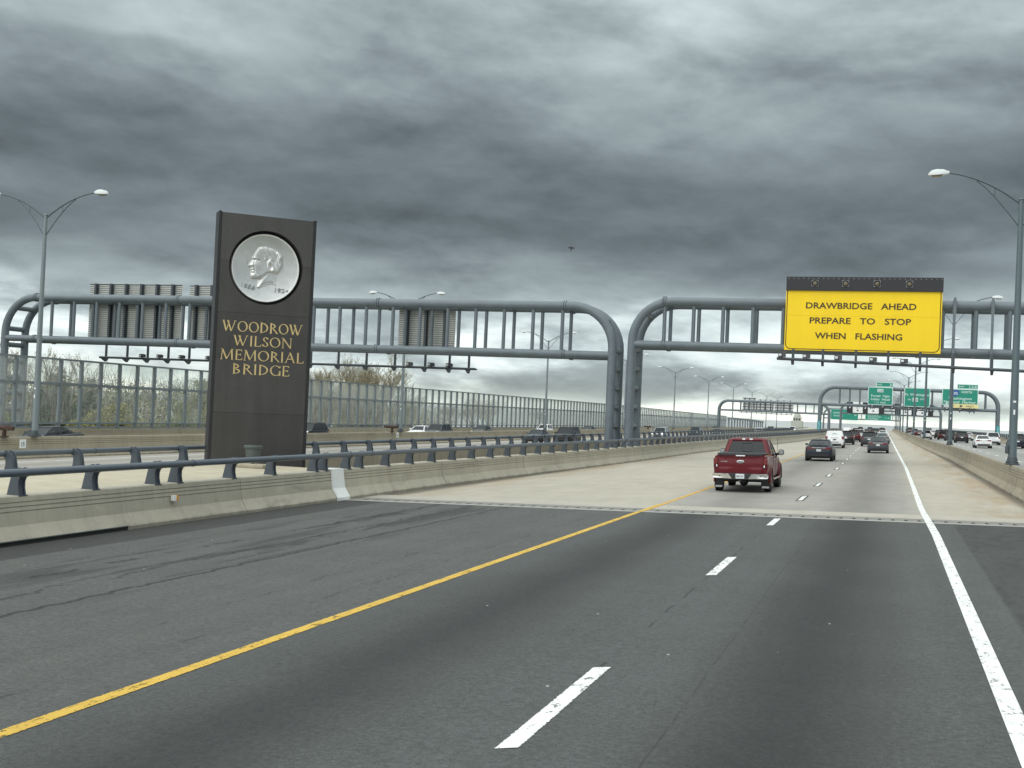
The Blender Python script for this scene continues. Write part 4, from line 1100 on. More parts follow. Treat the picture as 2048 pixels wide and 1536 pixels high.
mb.prism(sh, 'y', -.03, 0); p = link('route_shield', mb.mesh('route_shield', 'sign blue', False), t); link('lettering', text_mesh('295', .95, .5, .01, 'sign white'), p, (10.25, -.036, 8.12))
words(t, 'NORTH', 12.1, 8.38, 1.6, .38); words(t, 'Washington', 11.1, 7.32, 3.6, .44); words(t, 'National  Harbor', 11.1, 6.72, 5.0, .44)
mb = MB(); mb.prism([(9.02, 6.60), (9.12, 6.60), (9.12, 6.45), (9.34, 6.45), (9.07, 6.22), (8.80, 6.45), (9.02, 6.45)], 'y', -.03, 0); link('arrow', mb.mesh('arrow', 'sign white', False), t)
mb = MB(); mb.prism(rrect(9.45, 13.95, 5.72, 6.40, .12), 'y', -.06, -.015); p = link('only_panel', mb.mesh('only_panel', 'sign cream', False), t)
link('lettering', text_mesh('EXIT', .6, .32, .01, 'ink dark'), p, (9.95, -.066, 6.06)); link('lettering', text_mesh('ONLY', 1.25, .32, .01, 'ink dark'), p, (12.65, -.066, 6.06))
mb = MB(); mb.prism([(11.2, 6.3), (11.36, 6.3), (11.36, 6.12), (11.6, 6.12), (11.28, 5.84), (10.96, 6.12), (11.2, 6.12)], 'y', -.08, -.062); link('arrow', mb.mesh('arrow', 'ink dark', False), p)
sign_light_bar('lighting bar below the left exit sign on the distant gantry', -3.2, 7.2, GY - .9, 5.25, 5.0, (-2.6, -.9, .6, 3.2, 5.2), (-3, -1.4, .2, 2.6, 4.4, 6.0), 5.7)
sign_light_bar('lighting bar below the National Harbor sign at right', 8.4, 13.4, GY - .9, 5.35, 5.2, (9.2, 11.2), (8.8, 11.1, 12.6, 13.3), 5.8)
for lab, x in (('small teal marker plate on the left leg of the distant exit sign gantry', -11.3), ('small teal marker plate on the right leg of the distant exit sign gantry', 17.1)):
    t = thing('marker_plate', lab, 'sign', (x, 207.6, 1.1 if x < 0 else 1.5), group='teal marker plates')
    mb = MB(); mb.box(-.30, .30, -.04, .0, 0, 1.55); link('plate', mb.mesh('plate', 'sign teal', False), t)
    for k, z in enumerate((1.3, 1.02, .74, .46, .2)): link('lettering', text_mesh('TRUCK'[k], .26, .2, .01, 'sign white'), t, (0, -.05, z))
# lane control panels
for lab, x0, x1, a in (('white lane panel with arrow, leftmost on the farther gantry', -12.1, -8.8, 1), ('white lane panel with arrow, second on the farther gantry', -7.0, -3.4, 1), ('white lane panel behind the lamp posts on the farther gantry', 3.7, 7.4, 0), ('white lane panel, rightmost on the farther gantry', 9.2, 12.8, 0)):
    t = thing('lane_control_sign', lab, 'sign', (0, 430.6, 0), group='white lane panels')
    mb = MB(); mb.box(x0, x1, 0, .1, 6.15, 9.95); link('panel', mb.mesh('panel', 'panel white', False), t)
    xm = (x0 + x1) / 2
    mb = MB(); mb.prism([(xm - .2, 7.3), (xm + .2, 7.3), (xm + .2, 7.1), (xm + .5, 7.1), (xm, 6.65), (xm - .5, 7.1), (xm - .2, 7.1)], 'y', -.03, 0); link('arrow', mb.mesh('arrow', 'ink dark', False), t)
    link('lettering', text_mesh('HOV' if a else 'ALL', 1.3, .5, .01, 'ink dark'), t, (xm, -.01, 7.9))
for k, (x0, x1) in enumerate(((-14.1, -12.15), (-8.7, -7.05), (-3.3, -1.6), (2.0, 3.6), (7.5, 9.1), (12.9, 14.6))):
    t = thing('lane_signal', ['black lane signal left of the leftmost white panel', 'black lane signal between the first two white panels', 'black lane signal right of the second white panel', 'black lane signal left of the third white panel', 'black lane signal between the last two white panels', 'black lane signal at the right end of the farther gantry'][k], 'signal', (0, 430.4, 0), group='black lane signals')
    mb = MB(); mb.box(x0, x1, 0, .5, 6.2, 9.9); link('housing', mb.mesh('housing', 'sign black', False), t)
    mb = MB(); xm = (x0 + x1) / 2; mb.prism([(xm - .3, 7.9), (xm, 7.6), (xm + .3, 8.3), (xm + .15, 8.4)], 'y', -.03, 0); link('arrow', mb.mesh('arrow', 'panel white' if k in (0, 1, 5) else 'gantry dark', False), t)
t = green_sign('small green distance sign under the leftmost white lane panel', -28.0, -14.6, 3.9, 9.2, 618, .5)
words(t, 'NATIONAL  TUNNEL', -22.5, 7.4, 8.5, .8); words(t, 'TO ROUTE', -24.5, 5.9, 4.5, .8); words(t, '26', -16.0, 6.6, 1.0, .8)
t = green_sign('small green distance sign under the second white lane panel', -11.2, 1.2, 4.3, 8.2, 618, .4)
words(t, 'BRANCH AVE', -7.5, 7.1, 5.2, .7); words(t, 'SUITLAND PKWY', -6.7, 6.1, 6.5, .6); words(t, 'ST BARNABAS', -7.4, 5.1, 5.0, .7); words(t, '17  18', -.6, 5.7, 2.0, .7)

# ------------------------------------------------------------------ street lamps
def lamp_proto(name, label, loc, mat, group, H=9.9, AR=1.0):
    t = thing(name, label, 'street lamp', loc, 0, group)
    mb = MB(); mb.tube([(0, 0, .03), (0, 0, 2.5), (0, 0, 6), (0, 0, H)], [.155, .145, .12, .088], 14); mb.tube([(0, 0, H), (0, 0, H + .05)], [.12, .10], 12); link('pole', mb.mesh('pole', mat), t)
    mb = MB(); mb.cbox(-.24, .24, -.24, .24, 0, .06, .01)
    for sx in (-.18, .18):
        for sy in (-.18, .18): mb.cyl((sx, sy, .08), 'z', .03, .1, 8)
    mb.lathe([(.20, .06), (.19, .2), (.165, .30)], 'z', 14)
    link('base_plate', mb.mesh('base_plate', 'gantry dark'), t)
    mb = MB(); mb.cbox(-.26, -.13, -.10, .10, .42, .72, .03); link('breaker_box', mb.mesh('breaker_box', 'gantry dark'), t)
    mb = MB(); mb.box(-.05, .05, -.156, -.13, 2.35, 2.42); mb.box(-.03, .03, -.156, -.13, 1.9, 2.08); link('number_tag', mb.mesh('number_tag', 'panel white', False), t)
    for s in (-1, 1):
        p0, p1, p2 = Vector((s * .08, 0, H - .12)), Vector((s * 1.35 * AR, 0, H + .92)), Vector((s * 2.70 * AR, 0, H + 1.08))
        path = [(1 - u) ** 2 * p0 + 2 * u * (1 - u) * p1 + u * u * p2 for u in [k / 12 for k in range(13)]]
        mb = MB(); mb.tube(path, [.042 - .012 * k / 12 for k in range(13)], 8); link('arm', mb.mesh('arm', 'arm steel'), t)
        q0, q1, q2 = Vector((s * .08, 0, H - 1.0)), Vector((s * 1.05, 0, H + .36)), path[7] + Vector((s * .02, 0, -.05))
        pb = [(1 - u) ** 2 * q0 + 2 * u * (1 - u) * q1 + u * u * q2 for u in [k / 8 for k in range(9)]]
        mb = MB(); mb.tube(pb, .024, 6); mb.tube([pb[4] + Vector((0, 0, 0)), Vector((pb[4].x, 0, pb[4].z + .33))], .016, 6); link('brace', mb.mesh('brace', 'arm steel'), t)
        xe, ze = p2.x, p2.z
        mb = MB(); rings = []
        for u, w, h0, h1 in ((-.10, .05, -.03, .05), (0, .10, -.06, .08), (.12, .16, -.08, .12), (.36, .165, -.10, .13), (.55, .13, -.10, .09), (.66, .07, -.09, -.02)):
            x = xe + s * u
            rings.append([(x, -w, ze + h0), (x, w, ze + h0), (x, w, ze + (h0 + h1) / 2), (x, w * .6, ze + h1), (x, -w * .6, ze + h1), (x, -w, ze + (h0 + h1) / 2)])
        mb.loft(rings); lu = link('luminaire', mb.mesh('luminaire', 'luminaire white', True, 40), t)
        mb = MB(); x0, x1 = sorted((xe + s * .14, xe + s * .58)); mb.loft([[(x0, -.13, ze - .085), (x1, -.11, ze - .10), (x1, .11, ze - .10), (x0, .13, ze - .085)], [(x0 + .06, -.09, ze - .15), (x1 - .06, -.08, ze - .15), (x1 - .06, .08, ze - .15), (x0 + .06, .09, ze - .15)]]); link('lens', mb.mesh('lens', 'luminaire lens'), lu)
    return t
XM = -40.33
mid_y = [48.4, 94.4, 139.5, 185, 230.5, 276, 322, 368, 414, 455]
mid_lab = ['twin-arm lamp post standing left of the pylon, tallest on the median wall', 'twin-arm lamp post on the median wall behind the white oncoming sedan', 'twin-arm lamp post on the median wall behind the dark oncoming sedan', 'twin-arm lamp post mostly hidden behind the central gantry legs', 'twin-arm lamp post just right of the central gantry legs', 'second twin-arm lamp post right of the central gantry legs', 'third twin-arm lamp post right of the central gantry legs', 'fourth twin-arm lamp post, in front of the distant sign backs', 'fifth twin-arm lamp post, among the distant sign backs', 'last small twin-arm lamp post at the end of the median row']
def mz(y): return zd(XM, y) + 1.08
lampA = lamp_proto('street_lamp', mid_lab[0], (XM, mid_y[0], mz(mid_y[0])), 'pole paint', 'twin-arm lamps on the median wall', 11.05, 1.08)
for y, l in list(zip(mid_y, mid_lab))[1:]: copy_tree(lampA, l, (XM, y, mz(y)))
rx = lambda y: xright(y) + .295
def rz(y): return zd(rx(y), y) + 1.0
r_y = [48.05, 93.9, 137.7, 180, 224, 268, 312, 356, 400, 444]
r_lab = ['lamp post at the right edge of the picture on the brown divider', 'lamp post in front of the National Harbor sign', 'lamp post just left of the National Harbor sign', 'lamp post crossing the right part of the Ft. Washington sign', 'lamp post crossing the middle of the Ft. Washington sign', 'lamp post crossing the left part of the Ft. Washington sign', 'thin lamp post left of the Ft. Washington sign', 'thin lamp post under the gap between the two left green signs', 'very thin far lamp post on the brown divider', 'last lamp post of the divider row, near the crest']
lampB = lamp_proto('street_lamp', r_lab[0], (rx(r_y[0]), r_y[0], rz(r_y[0])), 'dark pole paint', 'twin-arm lamps on the right divider', 10.05)
for y, l in list(zip(r_y, r_lab))[1:]: copy_tree(lampB, l, (rx(y), y, rz(y)))

# fire standpipes and number plates by the lamp bases
def standpipe(label, loc, group='rusty standpipes'):
    t = thing('standpipe', label, 'standpipe', loc, 0, group)
    mb = MB(); mb.lathe([(.22, 0), (.22, .05), (.10, .06), (.10, .36)], 'z', 14); link('riser', mb.mesh('riser', 'rust'), t)
    mb = MB(); mb.tube([(-.55, 0, .44), (.5, 0, .44)], .12, 12); link('manifold', mb.mesh('manifold', 'rust'), t)
    for x in (-.6, -.36, .3, .52):
        mb = MB(); mb.tube([(x, 0, .44), (x, -.22, .44)], [.09, .11], 12); link('outlet_cap', mb.mesh('outlet_cap', 'rust'), t)
    return t
sp = standpipe('rusty brown standpipe beside the lamp post left of the pylon', (XM, 46.3, mz(46.3)))
for l, y in (('rusty standpipe beside the lamp post behind the white sedan', 92.6), ('rusty standpipe on the median wall right of the central gantry legs', 205)): copy_tree(sp, l, (XM, y, mz(y)))
def plate(label, x, y, z, w, txt):
    t = thing('number_plate', label, 'plate', (x, y, z), R(90), 'white number plates on the median wall')
    mb = MB(); mb.box(-w / 2, w / 2, -.03, 0, -w / 2, w / 2); link('plate', mb.mesh('plate', 'panel white', False), t)
    link('lettering', text_mesh(txt, w * .5, w * .5, .01, 'steel grey'), t, (0, -.035, 0))
plate('white number plate on the median wall below the leftmost lamp post', -40.0, 47.2, mz(47) - .33, .42, '15')
plate('white number plate on the median wall near the white oncoming sedan', -40.0, 93.0, mz(93) - .25, .42, '16')
plate('white number plate on the median wall right of the central gantry legs', -40.0, 206, mz(206) - .2, .45, '18')

# ------------------------------------------------------------------ tall glass noise wall
def noise_wall():
    t = thing('noise_wall', 'tall noise wall of glass panes between blue-grey steel posts along the far side', 'noise wall', (0, 0, 0))
    XW, B, Y0 = -57.9, 2.31, 58.0 + 2.31 * .015
    H0, HM, HT = .03, 3.2, 5.12
    mb = MB(); mb.box(-.11, .11, -.085, .085, 0, HT); mb.box(.11, .14, -.12, .12, 0, HT); post = mb.mesh('post', 'wall steel', False)
    def pane(h0, h1):
        mb = MB(); mb.box(-.012, .012, .13, B - .13, h0, h1); return mb.mesh('pane', 'acoustic glass', False)
    lo, hi = pane(.42, HM - .05), pane(HM + .14, HT - .12)
    zb = lambda y: zd(XW, y) + 1.10
    rest = MB(); restg = MB(); fine = 92
    for k in range(-6, 168):
        y = Y0 + B * k; z = zb(y); hs = 1.0 - max(0, y - 250) / 180 * .16
        if k <= fine:
            link('post', post, t, (XW, y, z)); link('pane', lo, t, (XW, y, z)); link('pane', hi, t, (XW, y, z))
        else:
            rest.box(XW - .11, XW + .11, y - .085, y + .085, z, z + HT * hs)
            restg.box(XW - .01, XW + .01, y + .1, y + B - .1, z + .4, z + HM * hs - .04); restg.box(XW - .01, XW + .01, y + .1, y + B - .1, z + HM * hs + .12, z + HT * hs - .1)
    link('far_posts', rest.mesh('far_posts', 'wall steel', False), t, kind='stuff')
    link('far_panes', restg.mesh('far_panes', 'acoustic glass', False), t, kind='stuff')
    ya, yb = Y0 - 6 * B, Y0 + 168 * B; n = 40
    ysr = [ya + (yb - ya) * i / n for i in range(n + 1)]
    def rail(nm, h0, h1, w):
        mb = MB(); rings = []
        for y in ysr:
            z = zb(y); hs = 1.0 - max(0, y - 250) / 180 * .16
            rings.append([(XW - w, y, z + h0 * hs), (XW + w, y, z + h0 * hs), (XW + w, y, z + h1 * hs), (XW - w, y, z + h1 * hs)])
        mb.loft(rings); link(nm, mb.mesh(nm, 'wall steel', False), t)
    rail('top_rail', HT - .13, HT, .12); rail('middle_rail', HM - .06, HM + .15, .10); rail('bottom_rail', .0, .14, .10); rail('kick_rail', .30, .44, .08)
noise_wall()
def far_frame():
    t = thing('open_frame_wall', 'short open run of dark wall posts beyond the end of the glass wall', 'noise wall', (0, 0, 0))
    for k in range(15):
        y = 452 + 9 * k; x = -57.9; z = zd(x, y)
        mb = MB(); mb.box(x - .3, x + .3, y - .5, y + .5, z, z + 4.6); link('post', mb.mesh('post', 'wall steel', False), t)
    mb = MB(); mb.tube([(-57.9, 449, zd(-57.9, 449) + 4.6), (-57.9, 520, zd(-57.9, 520) + 4.6), (-57.9, 582, zd(-57.9, 582) + 4.6)], .4, 6); link('top_rail', mb.mesh('top_rail', 'wall steel'), t)
far_frame()

# ------------------------------------------------------------------ trees
def branchy(seed, H, spread, depth=5, trunk=.16, up=.55):
    rnd = random.Random(seed); tw = MB(); tr = MB()
    def grow(p, d, L, r, lev):
        q = p + d * L; mid = p + d * L * .5 + Vector((rnd.uniform(-1, 1), rnd.uniform(-1, 1), rnd.uniform(-.4, .4))) * L * .07
        (tr if lev < 2 else tw).tube([p, mid, q], [max(r, .014), max(r * .85, .013), max(r * .7, .011)], 6 if lev < 2 else 3, cap=False)
        if lev >= depth: return
        n = 4 if lev == 0 else rnd.choice((3, 3, 4)) if lev < depth - 1 else 3
        for k in range(n):
            ax = Vector((rnd.uniform(-1, 1), rnd.uniform(-1, 1), rnd.uniform(-.2, .6))).normalized()
            nd = (d * (1.0 if lev else .9) + ax * spread + Vector((0, 0, up * .35))).normalized()
            st = p + (q - p) * rnd.uniform(.55, 1.0) if k else q
            grow(st, nd, L * rnd.uniform(.58, .78), r * rnd.uniform(.5, .66), lev + 1)
    grow(Vector((0, 0, -.3)), Vector((rnd.uniform(-.06, .06), rnd.uniform(-.06, .06), 1)).normalized(), H * .30, trunk, 0)
    return tr, tw
def leafy(seed, H, Rd, n, base, lf, squash=1.0):
    rnd = random.Random(seed); mb = MB(); tr = MB()
    tr.tube([(0, 0, -.3), (.1, 0, H * .45), (0, .1, H * .85)], [.16, .11, .03], 7)
    cl = []
    for k in range(26):
        z = base + (H - base) * rnd.random() ** .9; ww = Rd * (1 - ((z - base) / (H - base)) ** 1.4 * .8); a = rnd.uniform(0, 6.28); rr = ww * math.sqrt(rnd.random())
        cl.append((rr * math.cos(a), rr * math.sin(a), z, rnd.uniform(.45, .95) * Rd * .42))
        tr.tube([(0, 0, max(.4, z - rr * .7)), (rr * math.cos(a) * .9, rr * math.sin(a) * .9, z)], [.035, .012], 4, False)
    for k in range(n):
        cx, cy, cz, cr = rnd.choice(cl); d = Vector((rnd.gauss(0, 1), rnd.gauss(0, 1), rnd.gauss(0, 1))).normalized() * cr * rnd.random() ** .4
        p = Vector((cx, cy, cz)) + d; u = Vector((rnd.gauss(0, 1), rnd.gauss(0, 1), rnd.gauss(0, 1))).normalized(); v = u.orthogonal().normalized(); s = rnd.uniform(.07, .17)
        u2 = u.cross(v)
        mb.add([p - v * s, p + u2 * s * .5, p + v * s, p - u2 * s * .5], [(0, 1, 2, 3)])
    return tr, mb
def tree_thing(name, label, cat, group, tr, cr, trm, crm, crown_name='crown'):
    t = thing(name, label, cat, (0, 0, 0), 0, group)
    link('trunk', tr.mesh('trunk', trm), t); link(crown_name, cr.mesh(crown_name, crm, False), t); return t
def bare_proto(seed, H, spread, leaf=0):
    tr, tw = branchy(seed, H, spread)
    if leaf:
        rnd = random.Random(seed + 50); base = list(tw.v); tw.cur = 1
        for k in range(leaf):
            p = Vector(rnd.choice(base)) + Vector((rnd.gauss(0, .1), rnd.gauss(0, .1), rnd.gauss(0, .1))); u = Vector((rnd.gauss(0, 1), rnd.gauss(0, 1), rnd.gauss(0, 1))).normalized(); v = u.orthogonal().normalized(); s = rnd.uniform(.03, .08)
            tw.add([p - v * s, p + u * s, p + v * s], [(0, 1, 2)])
    return tr, tw
GT = -4.3
protos = []
for i, (sd, H, spd, lf) in enumerate(((11, 12.5, .62, 2500), (12, 12.0, .7, 1500), (13, 13.0, .58, 3200), (14, 11.0, .75, 1800))):
    tr, tw = bare_proto(sd, H, spd, lf); protos.append((tr.mesh('trunk', 'bark'), tw.mesh('crown', ['twig', 'leaf bud'], False)))
rt = random.Random(21)
bare_lab = 'bare brown tree behind the glass noise wall right of the pylon'
for k in range(56):
    if k < 30: y = 132 + k * 3.1 + rt.uniform(-4, 4); x = min(-.455 * y - rt.uniform(-4, 26), -66); sc = rt.uniform(1.0, 1.28); lab = bare_lab
    elif k < 44: y = rt.uniform(68, 128); x = -80 - rt.uniform(0, 34); sc = rt.uniform(.85, 1.22); lab = 'bare twiggy tree behind the glass wall left of the pylon'
    else: y = rt.uniform(225, 270); x = -75 - rt.uniform(0, 25); sc = rt.uniform(.75, .95); lab = 'faint bare tree rising behind the distant part of the glass wall'
    t = thing('bare_tree', lab, 'tree', (x, y, GT), rt.uniform(0, 6.28), 'trees beyond the noise wall'); t.scale = (sc, sc, sc)
    a, b = protos[k % 4]; link('trunk', a, t); link('crown', b, t)
def woodland():
    rnd = random.Random(5); mb = MB()
    for k in range(48000):
        y = rnd.uniform(45, 330) if k % 3 else rnd.uniform(45, 140); u = rnd.random(); x = -100 - u * 45 - max(0, y - 150) * .12
        h = (7.0 + 1.8 * math.sin(y * .21) * math.sin(y * .083 + 1) + 1.5 * math.sin(x * .3)) * (1 - max(0, y - 250) / 160)
        z = -4.6 + h * rnd.random() ** .8; mb.cur = 0 if rnd.random() < .45 + .3 * math.sin(y * .05) else (1 if rnd.random() < .7 else 2)
        if mb.cur:
            d = Vector((rnd.gauss(0, .5), rnd.gauss(0, .5), 1)).normalized(); p = Vector((x, y, z)); sd = d.orthogonal().normalized() * .04; L = rnd.uniform(1.0, 2.6)
            mb.add([p - sd, p + sd, p + d * L + sd * .4, p + d * L - sd * .4], [(0, 1, 2, 3)])
        else:
            u = Vector((rnd.gauss(0, 1), rnd.gauss(0, 1), rnd.gauss(0, 1))).normalized(); v = u.orthogonal().normalized(); q = rnd.uniform(.14, .34); p = Vector((x, y, z))
            mb.add([p - v * q, p + u * q * .6, p + v * q, p - u * q * .6], [(0, 1, 2, 3)])
    o = link('woodland', mb.mesh('woodland', ['leaf olive', 'twig', 'bark'], False)); o['kind'] = 'stuff'
woodland()
leafdef = [('leaf evergreen', 7.2, 2.4, 1.0), ('leaf yellow', 4.6, 2.6, .3), ('leaf olive', 7.8, 3.0, .8), ('leaf green', 6.6, 2.8, .6)]
lp = []
for i, (mt, H, Rd, bs) in enumerate(leafdef):
    tr, cr = leafy(60 + i, H, Rd, 5200, bs, None); lp.append((tr.mesh('trunk', 'bark'), cr.mesh('crown', mt, False)))
spots = [(0, -88, 108, 1.0), (0, -92, 114, 1.1), (0, -95, 119, .95), (0, -86, 104, .9), (0, -97, 126, 1.05), (1, -72, 95, 1.0), (1, -73, 99.5, 1.1), (1, -71, 90.5, .8), (2, -82, 128, 1.05), (2, -88, 140, 1.0), (2, -76, 122, .95),
         (3, -80, 84, .95), (3, -76, 76, .9), (3, -84, 93, 1.0), (3, -90, 100, 1.0), (2, -78, 70, .85), (3, -74, 112, .8), (2, -73, 150, .85), (3, -76, 165, .8), (2, -75, 178, .8), (2, -85, 66, 1.0), (3, -80, 135, .8)]
lab = ['dark evergreen behind the glass wall left of the pylon', 'yellow flowering bush behind the glass wall left of the pylon', 'olive tree in new leaf behind the glass noise wall', 'green bushy tree behind the glass noise wall']
for i, x, y, sc in spots:
    t = thing(['evergreen_tree', 'flowering_bush', 'leafing_tree', 'bushy_tree'][i], lab[i], 'bush' if i == 1 else 'tree', (x, y, GT), rt.uniform(0, 6.28), 'trees beyond the noise wall'); t.scale = (sc, sc, sc)
    a, b = lp[i]; link('trunk', a, t); link('crown', b, t)
for k in range(6):
    t = thing('bare_tree', 'pale bare tree on the far bank behind the right parapet', 'tree', (36 + k * 5.5 + rt.uniform(-1, 1), 372 + rt.uniform(-12, 25), -8.2), rt.uniform(0, 6), 'pale trees on the far bank'); t.scale = (.95, .95, .95)
    a, b = protos[k % 4]; link('trunk', a, t); link('crown', b, t)

# distant tower and low domes, flying bird
def tower():
    t = thing('domed_tower', 'pale distant tower with dark openings and a small dome at the horizon', 'building', (-108, 1500, -9.4))
    mb = MB(); mb.cbox(-7, 7, -7, 7, 0, 12, .5); link('base_block', mb.mesh('base_block', 'pale stone', False), t)
    mb = MB(); mb.cbox(-5, 5, -5, 5, 12, 16.5, .3); link('shaft', mb.mesh('shaft', 'pale stone', False), t)
    for x in (-2.8, 0, 2.8):
        mb = MB(); mb.box(x - .8, x + .8, -5.15, -5.0, 9.0, 15.0); link('window', mb.mesh('window', 'car glass', False), t)
    mb = MB(); mb.lathe([(4.2, 16.5), (4.2, 18), (3.4, 20), (1.6, 21.6), (.2, 22.3), (.15, 24)], 'z', 16); link('dome', mb.mesh('dome', 'pale stone'), t)
    mb = MB(); mb.lathe([(9, 0), (9, 2.6), (6.5, 4.2), (3, 5.2), (.2, 5.6)], 'z', 18, (13, 0, 0)); link('side_dome', mb.mesh('side_dome', 'pale stone'), t)
tower()
def bird():
    mb = MB(); rings = []
    for y, r, z in ((-.24, .01, -.02), (-.2, .045, 0), (-.08, .085, -.01), (.08, .08, 0), (.17, .05, .02), (.22, .05, .03), (.27, .03, .03), (.32, .006, .02)):
        rings.append([(r * math.cos(a), y, z + r * .9 * math.sin(a)) for a in [2 * math.pi * k / 8 for k in range(8)]])
    mb.loft(rings)
    for s in (-1, 1):
        mb.loft([[(s * .04, -.08, .03), (s * .04, .11, .04), (s * .04, .11, .055), (s * .04, -.08, .045)], [(s * .20, -.12, .12), (s * .20, .09, .14), (s * .20, .09, .15), (s * .20, -.12, .13)], [(s * .34, -.14, .10), (s * .36, -.02, .11), (s * .36, -.02, .116), (s * .34, -.14, .106)]])
    mb.prism([(-.07, -.42), (.07, -.42), (.03, -.2), (-.03, -.2)], 'z', -.03, -.01)
    o = link('bird', mb.mesh('bird', 'feather black'), None, (-21.75, 80, 13.9)); o.rotation_euler = (R(55), R(4), R(10)); o.scale = (.62, .62, .62)
    tag(o, 'small black bird flying below the dark clouds above the gantries', 'bird')
bird()

# ------------------------------------------------------------------ vehicles (origin: ground, middle of the rear bumper; +y forwards)
def ring_pts(y, w, zb, zt, crown=.03, yoff=0):
    h = zt - zb
    half = [(0, zb), (w * .86, zb), (w * .965, zb + .10 * h), (w, zb + .42 * h), (w * .985, zb + .68 * h), (w * .95, zt - .09 * h), (w * .86, zt - .015), (w * .5, zt + crown * .7), (0, zt + crown)]
    return [(x, y, z) for x, z in half] + [(-x, y, z) for x, z in reversed(half[1:-1])]
SPEC = {
    'sedan': dict(L=4.75, w=.91, st=[(0, .76, .42, .80), (.05, .84, .34, .94), (.14, .885, .27, 1.02), (.8, .91, .24, 1.045), (1.3, .91, .24, 1.02), (2.4, .915, .24, .97), (3.4, .905, .24, .965), (4.1, .88, .24, .86), (4.5, .82, .27, .74), (4.68, .74, .32, .66), (4.75, .62, .38, .58)],
                  g=(.62, 1.62, 2.75, 3.55, 1.00, 1.43, .80, .575), tail=(.60, .86, .17), wheels=(.98, 3.82), head=(4.45, .66, .70), door=(2.35,)),
    'suv': dict(L=4.75, w=.94, st=[(0, .80, .46, .92), (.05, .88, .38, 1.04), (.16, .92, .32, 1.10), (1.0, .94, .30, 1.10), (2.2, .94, .30, 1.07), (3.4, .93, .30, 1.08), (4.2, .90, .30, 1.0), (4.55, .84, .34, .88), (4.7, .76, .40, .78), (4.75, .66, .46, .70)],
                g=(.10, .42, 2.75, 3.60, 1.07, 1.70, .85, .66), tail=(.68, 1.0, .24), wheels=(.95, 3.8), head=(4.5, .70, .86), door=(2.3,)),
    'van': dict(L=4.5, w=.93, st=[(0, .82, .42, .98), (.04, .90, .34, 1.12), (.12, .93, .28, 1.18), (1.2, .935, .27, 1.15), (2.6, .93, .27, 1.10), (3.3, .92, .27, 1.06), (4.0, .88, .28, .94), (4.35, .80, .33, .82), (4.5, .66, .42, .66)],
                g=(.06, .22, 2.55, 3.6, 1.12, 1.80, .87, .73), tail=(.76, 1.1, .32), wheels=(.85, 3.6), head=(4.2, .68, .82), door=(2.0,)),
}
def wheel_meshes():
    mb = MB(); mb.lathe([(.20, -.10), (.30, -.11), (.33, -.08), (.335, 0), (.33, .08), (.30, .11), (.20, .10)], 'x', 22); ty = mb.mesh('tyre', 'rubber')
    mb = MB(); mb.lathe([(.01, .075), (.06, .085), (.08, .07), (.18, .06), (.215, .09), (.225, .10), (.225, -.1), (.01, -.1)], 'x', 20)
    for k in range(5):
        a = 2 * math.pi * k / 5; d = Vector((0, math.cos(a), math.sin(a))); p = Vector((0, -d.z, d.y))
        mb.loft([[tuple(Vector((x, 0, 0)) + d * r_ + p * s) for x, s in ((.06, -.035), (.10, -.03), (.10, .03), (.06, .035))] for r_ in (.04, .215)])
    rm = mb.mesh('rim', 'rim alloy'); return ty, rm
TYRE, RIM = wheel_meshes()
def put_wheel(t, x, y, r=.335, sw=1.0):
    o = link('wheel', TYRE, t, (x, y, r)); k = r / .335; o.scale = (sw, k, k)
    if x < 0: o.rotation_euler = (0, 0, math.pi)
    link('rim', RIM, o)
    return o
def own_slots(o, mat):
    o.material_slots[0].link = 'OBJECT'; o.material_slots[0].material = MATS[mat]; return o
